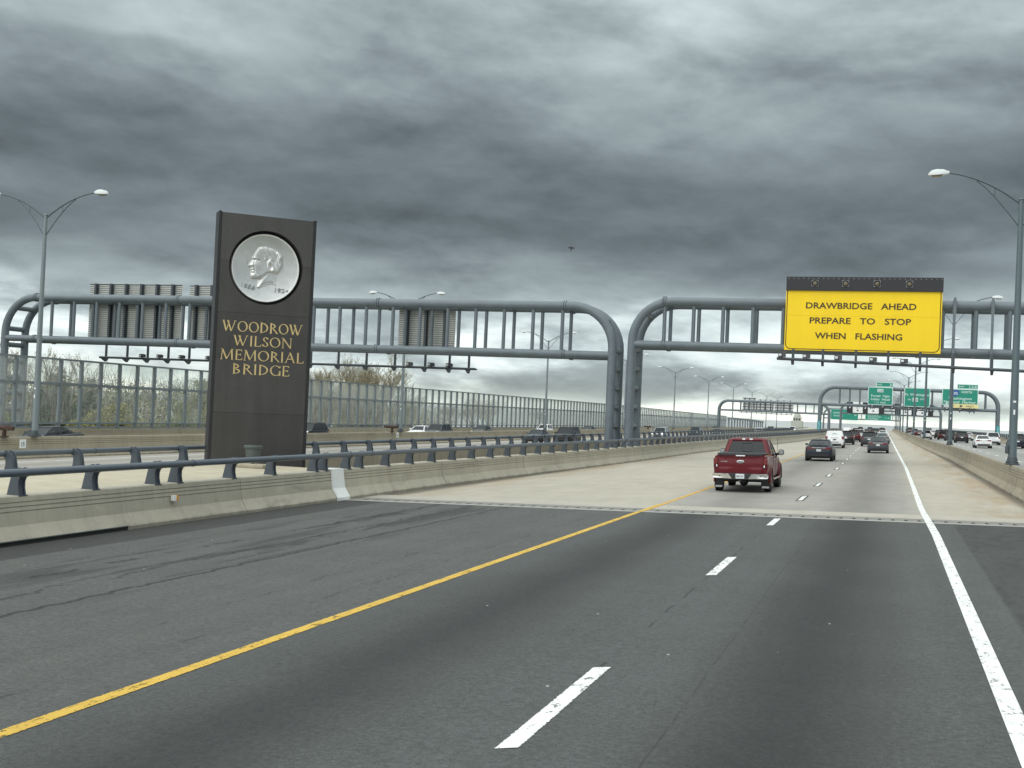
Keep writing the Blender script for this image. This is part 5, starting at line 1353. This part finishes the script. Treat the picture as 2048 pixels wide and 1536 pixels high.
def car_proto(kind):
    s = SPEC[kind]; w = s['w']; out = []          # list of (name, mesh, painted, parent index, loc)
    mb = MB(); mb.loft([ring_pts(y, ww, zb, zt) for y, ww, zb, zt in s['st']]); out.append(['body', mb.mesh('body', 'body grey', True, 42), True, None])
    yr0, yr1, yf1, yf0, zb, zr, wb, wr = s['g']
    # glazing hull
    def gring(u):
        ya, yb = yr0 + (yr1 - yr0) * u, yf0 + (yf1 - yf0) * u; ww = wb + (wr - wb) * u ** 1.15; z = zb - .06 + (zr - .03 - zb + .06) * u; c = .10
        return [(-ww, ya + c, z), (-ww + c, ya, z), (ww - c, ya, z), (ww, ya + c, z), (ww, yb - c * 1.6, z), (ww - c, yb - .02, z), (-ww + c, yb - .02, z), (-ww, yb - c * 1.6, z)]
    hull = MB(); hull.loft([gring(u) for u in (0, .35, .7, 1.0)]); out.append(['glazing', hull.mesh('glazing', 'car glass', True, 25), False, None])
    rf = MB()
    def rring(e, z): return [(-wr + e, yr1 + .12 + e, z), (-wr + .12 + e, yr1 + e, z), (wr - .12 - e, yr1 + e, z), (wr - e, yr1 + .12 + e, z), (wr - e, yf1 - .16 - e, z), (wr - .12 - e, yf1 - e, z), (-wr + .12 + e, yf1 - e, z), (-wr + e, yf1 - .16 - e, z)]
    rf.loft([rring(-.012, zr - .05), rring(-.015, zr - .02), rring(.05, zr + .015), rring(.20, zr + .03)])
    for sx in (-1, 1):
        def P(u, yy, k=.012): ww = wb + (wr - wb) * u ** 1.15; return Vector((sx * (ww + k), yy, zb - .06 + (zr - .03 - zb + .06) * u))
        def pil(f0, f1, wd):
            pa = []
            for u in (0, .35, .7, 1.0): y = f0 + (f1 - f0) * u; p = P(u, y); pa.append([(p.x, y - wd, p.z), (p.x - sx * .07, y - wd, p.z), (p.x - sx * .07, y + wd, p.z), (p.x, y + wd, p.z)])
            rf.loft(pa)
        pil(yf0 - .14, yf1 - .12, .055); pil((yr0 + yf0) * .52, (yr1 + yf1) * .5, .05)
        if kind == 'sedan': pil(yr0 + .25, yr1 + .10, .13)
        else: pil(yr0 + .13, yr1 + .12, .11); pil(yr0 + 1.05, yr1 + .95, .07)
        rf.tube([P(0, yr0 + .1, -.02) - Vector((sx * .02, .02, 0)), P(1, yr1 + .08, -.02) - Vector((sx * .02, .02, 0))], .055 if kind != 'van' else .10, 6)
        rf.tube([P(0, yf0 - .04, -.03), P(1, yf1 - .05, -.03)], .045, 6)
    if kind == 'van':    # blank panels
        rf.loft([[(-wb + .03, yr0 - .012, zb - .1), (wb - .03, yr0 - .012, zb - .1), (wb - .03, yr0 + .05, zb - .1), (-wb + .03, yr0 + .05, zb - .1)], [(-wr, yr1 - .02, zr), (wr, yr1 - .02, zr), (wr, yr1 + .05, zr), (-wr, yr1 + .05, zr)]])
        for sx in (-1, 1): rf.loft([[(sx * (wb + .008), y, zb - .08) for y in (yr0 + .08, 2.2)] + [(sx * (wb - .03), y, zb - .08) for y in (2.2, yr0 + .08)], [(sx * (wr + .012), y, zr) for y in (yr1 + .05, 2.1)] + [(sx * (wr - .03), y, zr) for y in (2.1, yr1 + .05)]])
    if kind == 'suv':
        rf.cbox(-wr + .05, wr - .05, yr1 - .14, yr1 + .12, zr - .01, zr + .035, .01)
        for sx in (-1, 1): rf.tube([(sx * (wr - .06), yr1 + .25, zr + .07), (sx * (wr - .06), yf1 - .35, zr + .07)], .018, 5)
    if kind == 'sedan': rf.cbox(-.62, .62, .10, .22, 1.055, 1.085, .01)
    rf.prism([(yr1 + .25, zr + .02), (yr1 + .42, zr + .02), (yr1 + .30, zr + .10)], 'x', -.02, .02)
    out.append(['roof', rf.mesh('roof', 'body grey', True, 40), True, None])
    ub = MB(); L = s['L']; ub.box(-w * .84, w * .84, .18, L - .2, .20, .36)
    for y in s['wheels']:
        for sx in (-1, 1): ub.lathe([(.42, -.10), (.42, .012), (.30, .016), (.30, -.1)], 'x', 20, (sx * (w - .004), y, .335)) if sx > 0 else ub.lathe([(.42, .10), (.42, -.012), (.30, -.016), (.30, .1)], 'x', 20, (sx * (w - .004), y, .335))
    z0 = s['st'][0][2]
    ub.cbox(-w * .74, w * .74, -.015, .12, z0 - .10, z0 + .06, .015); ub.cbox(-w * .62, w * .62, L - .12, L + .01, z0 - .08, z0 + .10, .015)
    out.append(['underbody', ub.mesh('underbody', 'black plastic', False), False, None])
    tx, tz, th = s['tail']
    for sx in (-1, 1):
        tl = MB(); a, b = sorted((sx * (tx - .20 if kind == 'sedan' else tx - .04), sx * (tx + .19)))
        tl.cbox(a, b, -.005, .16, tz - th / 2, tz + th / 2, .02)
        if kind == 'sedan': tl.cbox(*sorted((sx * (tx - .42), sx * (tx - .2))), .0, .1, tz - th * .25, tz + th * .3, .015)
        out.append(['tail_light', tl.mesh('tail_light', 'tail red'), False, None])
    hy, hx, hz = s['head']
    for sx in (-1, 1):
        hl = MB(); hl.loft([[(sx * (hx - .20), hy + .18, hz - .07), (sx * (hx - .20), hy + .10, hz + .05), (sx * (hx - .20), hy - .1, hz)], [(sx * (hx + .16), hy + .05, hz - .06), (sx * (hx + .17), hy - .06, hz + .10), (sx * (hx + .10), hy - .3, hz)]]); out.append(['headlight', hl.mesh('headlight', 'head lamp'), True, None])
    gr = MB(); gr.cbox(-.42, .42, L - .16, L + .012, z0 + .12, z0 + .30, .02); out.append(['grille', gr.mesh('grille', 'black plastic', False), False, None])
    pl_ = MB(); pl_.box(-.155, .155, -.022, .05, tz - .20 if kind == 'sedan' else tz - .22, tz - .05 if kind == 'sedan' else tz - .07); out.append(['number_plate', pl_.mesh('number_plate', 'plate white', False), False, None])
    hb = MB(); hb.cbox(-.45, .45, -.012, .09, tz + .02, tz + .06, .006); out.append(['trim_strip', hb.mesh('trim_strip', 'chrome'), False, None])
    for sx in (-1, 1):
        mi = MB(); mi.cbox(*sorted((sx * (w - .02), sx * (w + .17))), yf0 - .55, yf0 - .43, zb + .02, zb + .15, .03); mi.tube([(sx * (wb - .03), yf0 - .44, zb + .03), (sx * (w + .03), yf0 - .47, zb + .06)], .02, 5); out.append(['mirror', mi.mesh('mirror', 'body grey'), True, None])
    return out
PROTO = {k: car_proto(k) for k in SPEC}
def car(kind, col, label, cat, x, y, facing=1, group=None, sc=.95, dz=0, lit=False, tilt=0.0, name=None, yaw=0.0):
    """facing 1: rear bumper nearest us at y; -1: oncoming, front bumper at y"""
    s = SPEC[kind]; L = s['L'] * sc
    yy = y if facing > 0 else y + L
    nm = name or {'sedan': 'sedan_car', 'suv': 'sport_utility_car', 'van': 'delivery_van'}[kind]
    t = thing(nm, label, cat, (x, yy, zd(x, yy) + dz), (0 if facing > 0 else math.pi) + yaw, group); t.scale = (sc, sc, sc)
    t.rotation_euler = (0, -math.atan(.03) * facing, (0 if facing > 0 else math.pi) + yaw)
    for n_, me, painted, _ in PROTO[kind]:
        if n_ == 'headlight':
            o = link(n_, me, t)
            own_slots(o, 'lit lamp' if lit else 'head lamp'); continue
        o = link(n_, me, t)
        if painted: own_slots(o, 'body ' + col)
    for yw in s['wheels']:
        for sx in (-1, 1): put_wheel(t, sx * (s['w'] - .115), yw)
    return t
OURS, RIGHT, ONC, FAR = 'traffic driving ahead on our lanes', 'traffic on the right carriageway', 'oncoming traffic on the nearer carriageway', 'oncoming traffic on the far carriageway'
c1 = car('sedan', 'bluegrey', 'dark blue-grey sedan with white plate ahead of the red pickup', 'car', -4.22, 78.8, 1, OURS, .97)
car('van', 'white', 'small white delivery van with a chevron logo on its back', 'van', -5.1, 123.3, 1, OURS, .95)
car('suv', 'black', 'black sport utility car just right of the white van', 'car', -4.7, 144.5, 1, OURS)
car('suv', 'maroon', 'dark red sport utility car in front of the black one', 'car', -4.45, 168.0, 1, OURS)
car('suv', 'white', 'white car half hidden ahead of the dark red car', 'car', -4.2, 192, 1, OURS)
car('suv', 'grey', 'dark grey sport utility car behind the grey sedan in the right lane', 'car', -1.95, 135.8, 1, OURS)
car('sedan', 'slate', 'grey sedan nearest to us in the right lane', 'car', -.75, 104.8, 1, OURS, .95)
car('sedan', 'sage', 'pale silver-green sedan ahead of the grey sedan', 'car', -.65, 155.8, 1, OURS)
car('sedan', 'white', 'white sedan farthest ahead in the right lane by the white line', 'car', -.9, 226, 1, OURS)
car('suv', 'black', 'black high car above the black sport utility car', 'car', -6.0, 246, 1, OURS)
car('van', 'white', 'far white van above the white delivery van', 'van', -8.4, 262, 1, OURS)
car('suv', 'darkgrey', 'far dark car above the dark grey sport utility car', 'car', -2.6, 268, 1, OURS)
car('sedan', 'black', 'far black car near the crest of our lanes', 'car', -4.9, 300, 1, OURS)
car('suv', 'maroon', 'far dark red car near the crest of our lanes', 'car', -1.5, 330, 1, OURS)
car('suv', 'darkgrey', 'very far dark car at the crest, left lane', 'car', -5.2, 372, 1, OURS)
car('sedan', 'silver', 'very far silver car at the crest, right lane', 'car', -2.2, 385, 1, OURS)
car('suv', 'black', 'very far black car at the crest, leftmost', 'car', -8.6, 400, 1, OURS)

car('sedan', 'white', 'white low coupe nearest to the divider on the right carriageway', 'car', 10.15, 140, 1, RIGHT, .98)
car('suv', 'white', 'white sport utility car behind the white coupe at right', 'car', 13.2, 166, 1, RIGHT, .95)
car('suv', 'navy', 'navy sport utility car behind the rightmost lamp post', 'car', 13.9, 142.5, 1, RIGHT)
car('suv', 'black', 'black sport utility car with plate right of the second lamp post', 'car', 10.1, 179.5, 1, RIGHT)
car('sedan', 'white', 'white car peeking out right of the black sport utility car', 'car', 12.9, 212, 1, RIGHT)
car('suv', 'darkgrey', 'dark grey car just left of the second lamp post', 'car', 9.6, 201, 1, RIGHT, .9)
car('suv', 'maroon', 'dark red car left of the dark grey one on the right carriageway', 'car', 9.1, 213.5, 1, RIGHT, .95)
car('suv', 'black', 'black car left of the dark red one on the right carriageway', 'car', 9.2, 232, 1, RIGHT)
car('suv', 'white', 'white sport utility car left of the third lamp post', 'car', 6.35, 215, 1, RIGHT)
car('sedan', 'white', 'white car around the third lamp post on the right carriageway', 'car', 9.3, 264, 1, RIGHT, 1.0)
car('sedan', 'maroon', 'small red car beside the fourth lamp post', 'car', 6.4, 270, 1, RIGHT)
car('suv', 'silver', 'small silver car behind the fourth lamp post', 'car', 6.1, 294, 1, RIGHT)
car('suv', 'maroon', 'tiny dark red car far along the divider', 'car', 6.0, 370, 1, RIGHT)
car('suv', 'black', 'tiny black car far along the divider near the crest', 'car', 6.9, 405, 1, RIGHT)
car('van', 'darkgrey', 'tiny dark van far away in the middle lane at right', 'van', 10.2, 330, 1, RIGHT)
car('suv', 'white', 'tiny white car far away in the outer lane at right', 'car', 13.4, 300, 1, RIGHT)

car('sedan', 'slate', 'dark slate oncoming sedan seen through the railing', 'car', -33.3, 110.5, -1, ONC)
car('suv', 'black', 'black oncoming sport utility car with pale headlights seen through the railing', 'car', -30.0, 109.5, -1, ONC, .98)
car('suv', 'silver', 'silver oncoming car with headlights on, right of the central legs', 'car', -28.1, 149.5, -1, ONC, .95, lit=True)
car('suv', 'slate', 'grey oncoming car right of the silver one with headlights on', 'car', -29.4, 187, -1, ONC)
car('sedan', 'grey', 'grey oncoming sedan close behind the grey car', 'car', -25.7, 185, -1, ONC)
car('sedan', 'white', 'small white oncoming car above the red pickup', 'car', -24.5, 236, -1, ONC, 1.0)
car('suv', 'white', 'tiny white oncoming car near the distant sign backs', 'car', -24.3, 320, -1, ONC)
car('suv', 'darkgrey', 'tiny dark oncoming car near the distant sign backs', 'car', -28.2, 300, -1, ONC)

car('sedan', 'charcoal', 'dark sedan roof showing above the median wall left of the pylon', 'car', -47.2, 55.4, -1, FAR, 1.0)
car('suv', 'black', 'black car emerging right behind the pylon', 'car', -52.6, 99, -1, FAR, .98)
car('sedan', 'white', 'white oncoming sedan above the median wall by the lamp post', 'car', -50.2, 121, -1, FAR, 1.02)
car('suv', 'slate', 'grey oncoming car just right of the white sedan', 'car', -46.4, 116.5, -1, FAR, 1.0)
car('sedan', 'charcoal', 'dark sedan roof above the median wall right of the grey car', 'car', -51.6, 146, -1, FAR, 1.02)
car('suv', 'white', 'white car roof above the slate sedan and black car', 'car', -52.2, 178, -1, FAR, .98)
car('sedan', 'charcoal', 'dark car roof right of the black oncoming car', 'car', -49.9, 198, -1, FAR, 1.02)
car('sedan', 'darkgrey', 'tiny dark car above the railing near the end of the noise wall', 'car', -49.5, 354, -1, FAR, 1.1)
# logo and rear writing on the van, third brake light
for o in [o for o in COL.objects if o.name.startswith('delivery_van') and o.get('label', '').startswith('small white')]:
    mb = MB()
    mb.prism([(-.36, 1.42), (-.02, 1.60), (.36, 1.42), (.20, 1.46), (-.02, 1.54), (-.20, 1.46)], 'y', .13, .15); link('logo', mb.mesh('logo', 'sign teal', False), o)
    mb = MB(); mb.box(-.16, .16, -.03, -.012, .86, .97); mb.box(-.42, .42, -.035, -.02, .62, .67); link('badge', mb.mesh('badge', 'ink dark', False), o)

# ------------------------------------------------------------------ red pickup in detail (metres, then scaled)
def pickup():
    x0, y0 = -4.82, 41.4
    t = thing('pickup_truck', 'dark red pickup truck with chrome bumper and mud flaps nearest to us', 'pickup truck', (x0, y0, zd(x0)), 0, OURS)
    sc = .955; t.scale = (sc, sc, sc); t.rotation_euler = (0, -math.atan(.03), 0)
    red = 'body red'
    # bed and lower body
    st = [(.10, .965, .62, 1.36), (.16, .985, .58, 1.385), (.5, 1.0, .56, 1.39), (1.85, 1.0, .52, 1.39), (1.95, .995, .50, 1.37), (2.1, .995, .48, 1.30), (4.2, .995, .46, 1.28), (4.9, .985, .46, 1.24), (5.55, .955, .48, 1.15), (5.78, .90, .52, 1.05), (5.85, .80, .58, .95)]
    mb = MB(); mb.loft([ring_pts(y, w, zb, zt, .0 if y < 2 else .03) for y, w, zb, zt in st]); link('body', mb.mesh('body', red, True, 40), t)
    for sx in (-1, 1):   # flared arches
        for y in (1.12, 4.85):
            mb = MB(); rings = []
            for k in range(15):
                a = R(-8 + 196 * k / 14); ca, sa = math.cos(a), math.sin(a)
                rings.append([(sx * xx, y + r_ * ca, .42 + r_ * sa) for xx, r_ in ((.93, .46), (1.035, .475), (1.045, .53), (.985, .60))])
            mb.loft(rings, cap=True); link('wheel_arch', mb.mesh('wheel_arch', red), t)
            mb = MB(); mb.lathe([(.47, -.02), (.47, .02), (.01, .02), (.01, -.02)], 'x', 20, (sx * .985, y, .42)); link('arch_liner', mb.mesh('arch_liner', 'black plastic', False), t)
    # tailgate with its sculpted bands
    tg = MB(); xsx = [-.80, -.77, -.62, -.46, -.36, -.2, 0, .2, .36, .46, .62, .77, .80]; rows = []
    def tgy(x, z):
        ax = abs(x); e = 1 if ax < .79 else 0
        cre = .962 - max(0, min(1, (ax - .36) / .30)) * .12           # crease line, drops towards the corners
        sc_ = 1.245 + max(0, (ax - .45) / .35) * .085                  # lower edge of the scoop
        y = .075 - .012 * math.sin(math.pi * min(1, max(0, (z - .7) / .65)))
        if z < cre: y -= .030 * e
        if sc_ < z < 1.335: y += .055 * e
        if z >= 1.335: y -= .02
        return y
    zs_ = [.70, .76, .83, .84, .90, .93, .945, .955, .965, .985, 1.05, 1.12, 1.19, 1.235, 1.25, 1.27, 1.29, 1.31, 1.33, 1.337, 1.35]
    nn = len(xsx); vs = [(x, tgy(x, z), z) for z in zs_ for x in xsx] + [(x, .17, z) for z in zs_ for x in xsx]; fs = []; o_ = len(zs_) * nn
    for a in range(len(zs_) - 1):
        for b in range(nn - 1): q = a * nn + b; fs += [(q, q + 1, q + nn + 1, q + nn), (o_ + q, o_ + q + nn, o_ + q + nn + 1, o_ + q + 1)]
    for a in range(len(zs_) - 1): q = a * nn; fs += [(q, q + nn, o_ + q + nn, o_ + q), (q + nn - 1, o_ + q + nn - 1, o_ + q + 2 * nn - 1, q + 2 * nn - 1)]
    tg.add(vs, fs); g = link('tailgate', tg.mesh('tailgate', red, True, 30), t)
    mb = MB(); mb.cbox(-.80, .80, .03, .16, 1.352, 1.40, .015); link('top_cap', mb.mesh('top_cap', 'black plastic'), g)
    mb = MB(); mb.cbox(-.165, .165, .02, .06, 1.322, 1.362, .008); link('handle', mb.mesh('handle', 'panel white'), g)
    mb = MB(); n = 28
    def oval(a, b, y): return [(a * math.cos(2 * math.pi * k / n), y, 1.125 + b * math.sin(2 * math.pi * k / n)) for k in range(n)]
    mb.loft([oval(.135, .058, .06), oval(.135, .058, .038), oval(.118, .045, .032)]); em = link('emblem', mb.mesh('emblem', 'chrome'), g)
    mb = MB(); mb.loft([oval(.112, .040, .034), oval(.108, .037, .028)]); link('emblem_field', mb.mesh('emblem_field', 'steel grey'), em)
    link('badge', text_mesh('PLATINUM', .24, .036, .012, 'chrome'), g, (-.585, .055, 1.125))
    # lights
    for sx in (-1, 1):
        mb = MB(); mb.cbox(*sorted((sx * .815, sx * .975)), .03, .32, 1.02, 1.24, .02); link('tail_light', mb.mesh('tail_light', 'tail red'), t)
        mb = MB(); mb.cbox(*sorted((sx * .825, sx * .97)), .04, .3, .91, 1.012, .015); link('lamp_base', mb.mesh('lamp_base', 'body maroon'), t)
        mb = MB(); mb.cbox(*sorted((sx * .835, sx * .875)), .025, .06, .92, 1.01, .008); link('reverse_lamp', mb.mesh('reverse_lamp', 'panel white'), t)
    # bumper
    for sx in (-1, 1):
        o_ = [(.30, .50), (.975, .52), (1.0, .56), (1.0, .665), (.97, .685), (.42, .685), (.36, .60)]
        mb = MB(); mb.loft([[(sx * x, .10, z) for x, z in o_], [(sx * x, -.06 + .05 * max(0, x - .8) / .2, z) for x, z in o_], [(sx * (x * .985), -.085 + .08 * max(0, x - .8) / .2, .515 + (z - .515) * .9 + .008) for x, z in o_]]); b_ = link('bumper', mb.mesh('bumper', 'chrome', True, 25), t)
        mb = MB(); mb.cyl((sx * .74, -.085, .60), 'y', .018, .02, 10); link('sensor', mb.mesh('sensor', 'black plastic'), b_)
    mb = MB(); mb.cbox(-.44, .44, -.05, .12, .47, .69, .02); mb.cbox(-.9, .9, .0, .2, .66, .705, .01); link('bumper_step', mb.mesh('bumper_step', 'black plastic'), t)
    mb = MB(); mb.box(-.155, .155, -.075, -.052, .515, .685); p = link('number_plate', mb.mesh('number_plate', 'plate white', False), t)
    link('lettering', text_mesh('FNC 517', .25, .07, .006, 'ink dark'), p, (0, -.08, .60))
    # underside: axle, differential, spare, exhaust, flaps
    mb = MB(); mb.tube([(-.75, 1.12, .40), (.75, 1.12, .40)], .055, 8); mb.sphere((.02, 1.05, .37), .17, 12, 8); mb.lathe([(.02, -.09), (.3, -.1), (.34, -.05), (.34, .05), (.3, .1), (.02, .09)], 'z', 18, (0, .62, .56)); mb.tube([(.45, .15, .46), (.45, 1.6, .48)], .035, 8); mb.box(-.88, .88, .3, 5.4, .44, .60); mb.cbox(-.05, .05, -.03, .3, .40, .47, .01)
    link('chassis', mb.mesh('chassis', 'black plastic', True, 30), t)
    for sx in (-1, 1):
        mb = MB(); mb.loft([[(sx * .69, .62, .16), (sx * 1.01, .62, .16), (sx * 1.01, .64, .16), (sx * .69, .64, .16)], [(sx * .69, .55, .55), (sx * 1.0, .55, .55), (sx * 1.0, .57, .55), (sx * .69, .57, .55)]]); f = link('mud_flap', mb.mesh('mud_flap', 'body darkgrey', False), t)
        mb = MB(); mb.prism(rrect(*sorted((sx * .72, sx * .985)), .155, .225, .03), 'y', .60, .618); link('weight_bar', mb.mesh('weight_bar', 'rim alloy'), f)
        mb = MB(); mb.loft([[(sx * .74, 4.30, .18), (sx * 1.02, 4.30, .18), (sx * 1.02, 4.32, .18), (sx * .74, 4.32, .18)], [(sx * .74, 4.28, .5), (sx * 1.0, 4.28, .5), (sx * 1.0, 4.3, .5), (sx * .74, 4.3, .5)]]); link('mud_flap', mb.mesh('mud_flap', 'body darkgrey', False), t)
        mb = MB(); mb.cbox(*sorted((sx * .93, sx * 1.06)), 1.95, 4.15, .42, .48, .015); link('side_step', mb.mesh('side_step', 'chrome'), t)
        for y in (1.12, 4.85): put_wheel(t, sx * .89, y, .41, 1.25)
    # tonneau and cab
    mb = MB(); mb.cbox(-.86, .86, .16, 1.93, 1.385, 1.435, .02); link('bed_cover', mb.mesh('bed_cover', 'black plastic'), t)
    zb, zr, wb, wr, a0, a1, f1, f0 = 1.28, 1.93, .90, .70, 1.98, 2.28, 3.55, 4.45
    def gring(u):
        ya, yb = a0 + (a1 - a0) * u, f0 + (f1 - f0) * u; ww = wb + (wr - wb) * u ** 1.25; z = zb - .03 + (zr - .03 - zb + .03) * u; c = .12
        return [(-ww, ya + c, z), (-ww + c, ya, z), (ww - c, ya, z), (ww, ya + c, z), (ww, yb - c, z), (ww - c, yb, z), (-ww + c, yb, z), (-ww, yb - c, z)]
    mb = MB(); mb.loft([gring(u) for u in (0, .33, .66, 1)]); gl = link('glazing', mb.mesh('glazing', 'car glass', True, 25), t)
    mb = MB(); frame_ring(mb, -.205, .185, 1.46, 1.80, .05, .022, 0, .02)
    mb.v = [(x, a0 + (a1 - a0) * (z - zb) / (zr - zb) - .012 + (y - 0) * 1.0, z) for x, y, z in mb.v]; link('sliding_window', mb.mesh('sliding_window', 'black plastic', False), gl)
    rf = MB()
    def rring(e, z): return [(-wr + e, a1 + .14 + e, z), (-wr + .16 + e, a1 + e - .02, z), (wr - .16 - e, a1 + e - .02, z), (wr - e, a1 + .14 + e, z), (wr - e, f1 - .16 - e, z), (wr - .16 - e, f1 - e, z), (-wr + .16 + e, f1 - e, z), (-wr + e, f1 - .16 - e, z)]
    rf.loft([rring(-.02, zr - .075), rring(-.025, zr - .03), rring(.03, zr + .02), rring(.16, zr + .045), rring(.3, zr + .05)])
    for sx in (-1, 1):
        def P(u, yy, k): ww = wb + (wr - wb) * u ** 1.25; return (sx * (ww + k), yy, zb - .03 + (zr - zb) * u)
        pa = []
        for u in (0, .33, .66, 1.0):
            y = a0 + (a1 - a0) * u; ww = wb + (wr - wb) * u ** 1.25; z = zb - .03 + (zr - zb) * u
            pa.append([(sx * (ww - .155), y - .02, z), (sx * (ww - .06), y - .012, z), (sx * (ww + .02), y + .10, z), (sx * (ww + .022), y + .34, z), (sx * (ww - .03), y + .34, z), (sx * (ww - .155), y + .05, z)])
        rf.loft(pa)
        rf.loft([[P(u, (a0 + f0) * .5 + k, .015) for k in (-.05, .05)] + [P(u, (a0 + f0) * .5 + k, -.05) for k in (.05, -.05)] for u in (0, .33, .66, 1)])
        rf.tube([P(0, f0 - .05, -.02), P(.5, (f0 + f1) / 2 - .05, -.02), P(1, f1 - .06, -.03)], .05, 6)
    link('roof', rf.mesh('roof', red, True, 40), t)
    mb = MB(); mb.cbox(-.17, .17, a1 - .045, a1 + .05, 1.885, 1.935, .012); link('brake_lamp', mb.mesh('brake_lamp', 'tail red'), t)
    for sx in (-1, 1):
        mb = MB(); mb.cbox(*sorted((sx * .075, sx * .20)), a1 - .055, a1 + .04, 1.885, 1.945, .015); link('cargo_lamp', mb.mesh('cargo_lamp', 'panel white'), t)
        mb = MB(); mb.tube([(sx * .90, 3.85, 1.33), (sx * 1.10, 3.80, 1.36)], .05, 8); mb.cbox(*sorted((sx * 1.03, sx * 1.24)), 3.74, 3.90, 1.30, 1.52, .04); m_ = link('mirror', mb.mesh('mirror', 'black plastic'), t)
        mb = MB(); mb.prism(rrect(*sorted((sx * 1.05, sx * 1.22)), 1.325, 1.495, .03), 'y', 3.725, 3.738); link('mirror_glass', mb.mesh('mirror_glass', 'car mirror'), m_)
        mb = MB(); mb.cbox(*sorted((sx * .985, sx * 1.01)), 2.5, 2.72, 1.12, 1.16, .008); mb.cbox(*sorted((sx * .985, sx * 1.01)), 3.5, 3.72, 1.12, 1.16, .008); link('door_handle', mb.mesh('door_handle', 'chrome'), t)
        mb = MB()
        for y in (2.02, 3.05, 4.12): mb.box(*sorted((sx * .99, sx * 1.0)), y, y + .015, .55, 1.26)
        link('door_seam', mb.mesh('door_seam', 'black plastic', False), t)
    mb = MB(); mb.tube([(.93, 4.3, 1.22), (.95, 4.3, 1.95)], .008, 5); link('antenna', mb.mesh('antenna', 'black plastic'), t)
    mb = MB()
    for sx in (-.45, .45): mb.cbox(sx - .16, sx + .16, 2.5, 2.62, 1.25, 1.62, .05)
    link('headrest', mb.mesh('headrest', 'body grey'), t)
pickup()
print('objects', len(COL.objects), 'tris', sum(len(o.data.polygons) for o in COL.objects if o.type == 'MESH'))
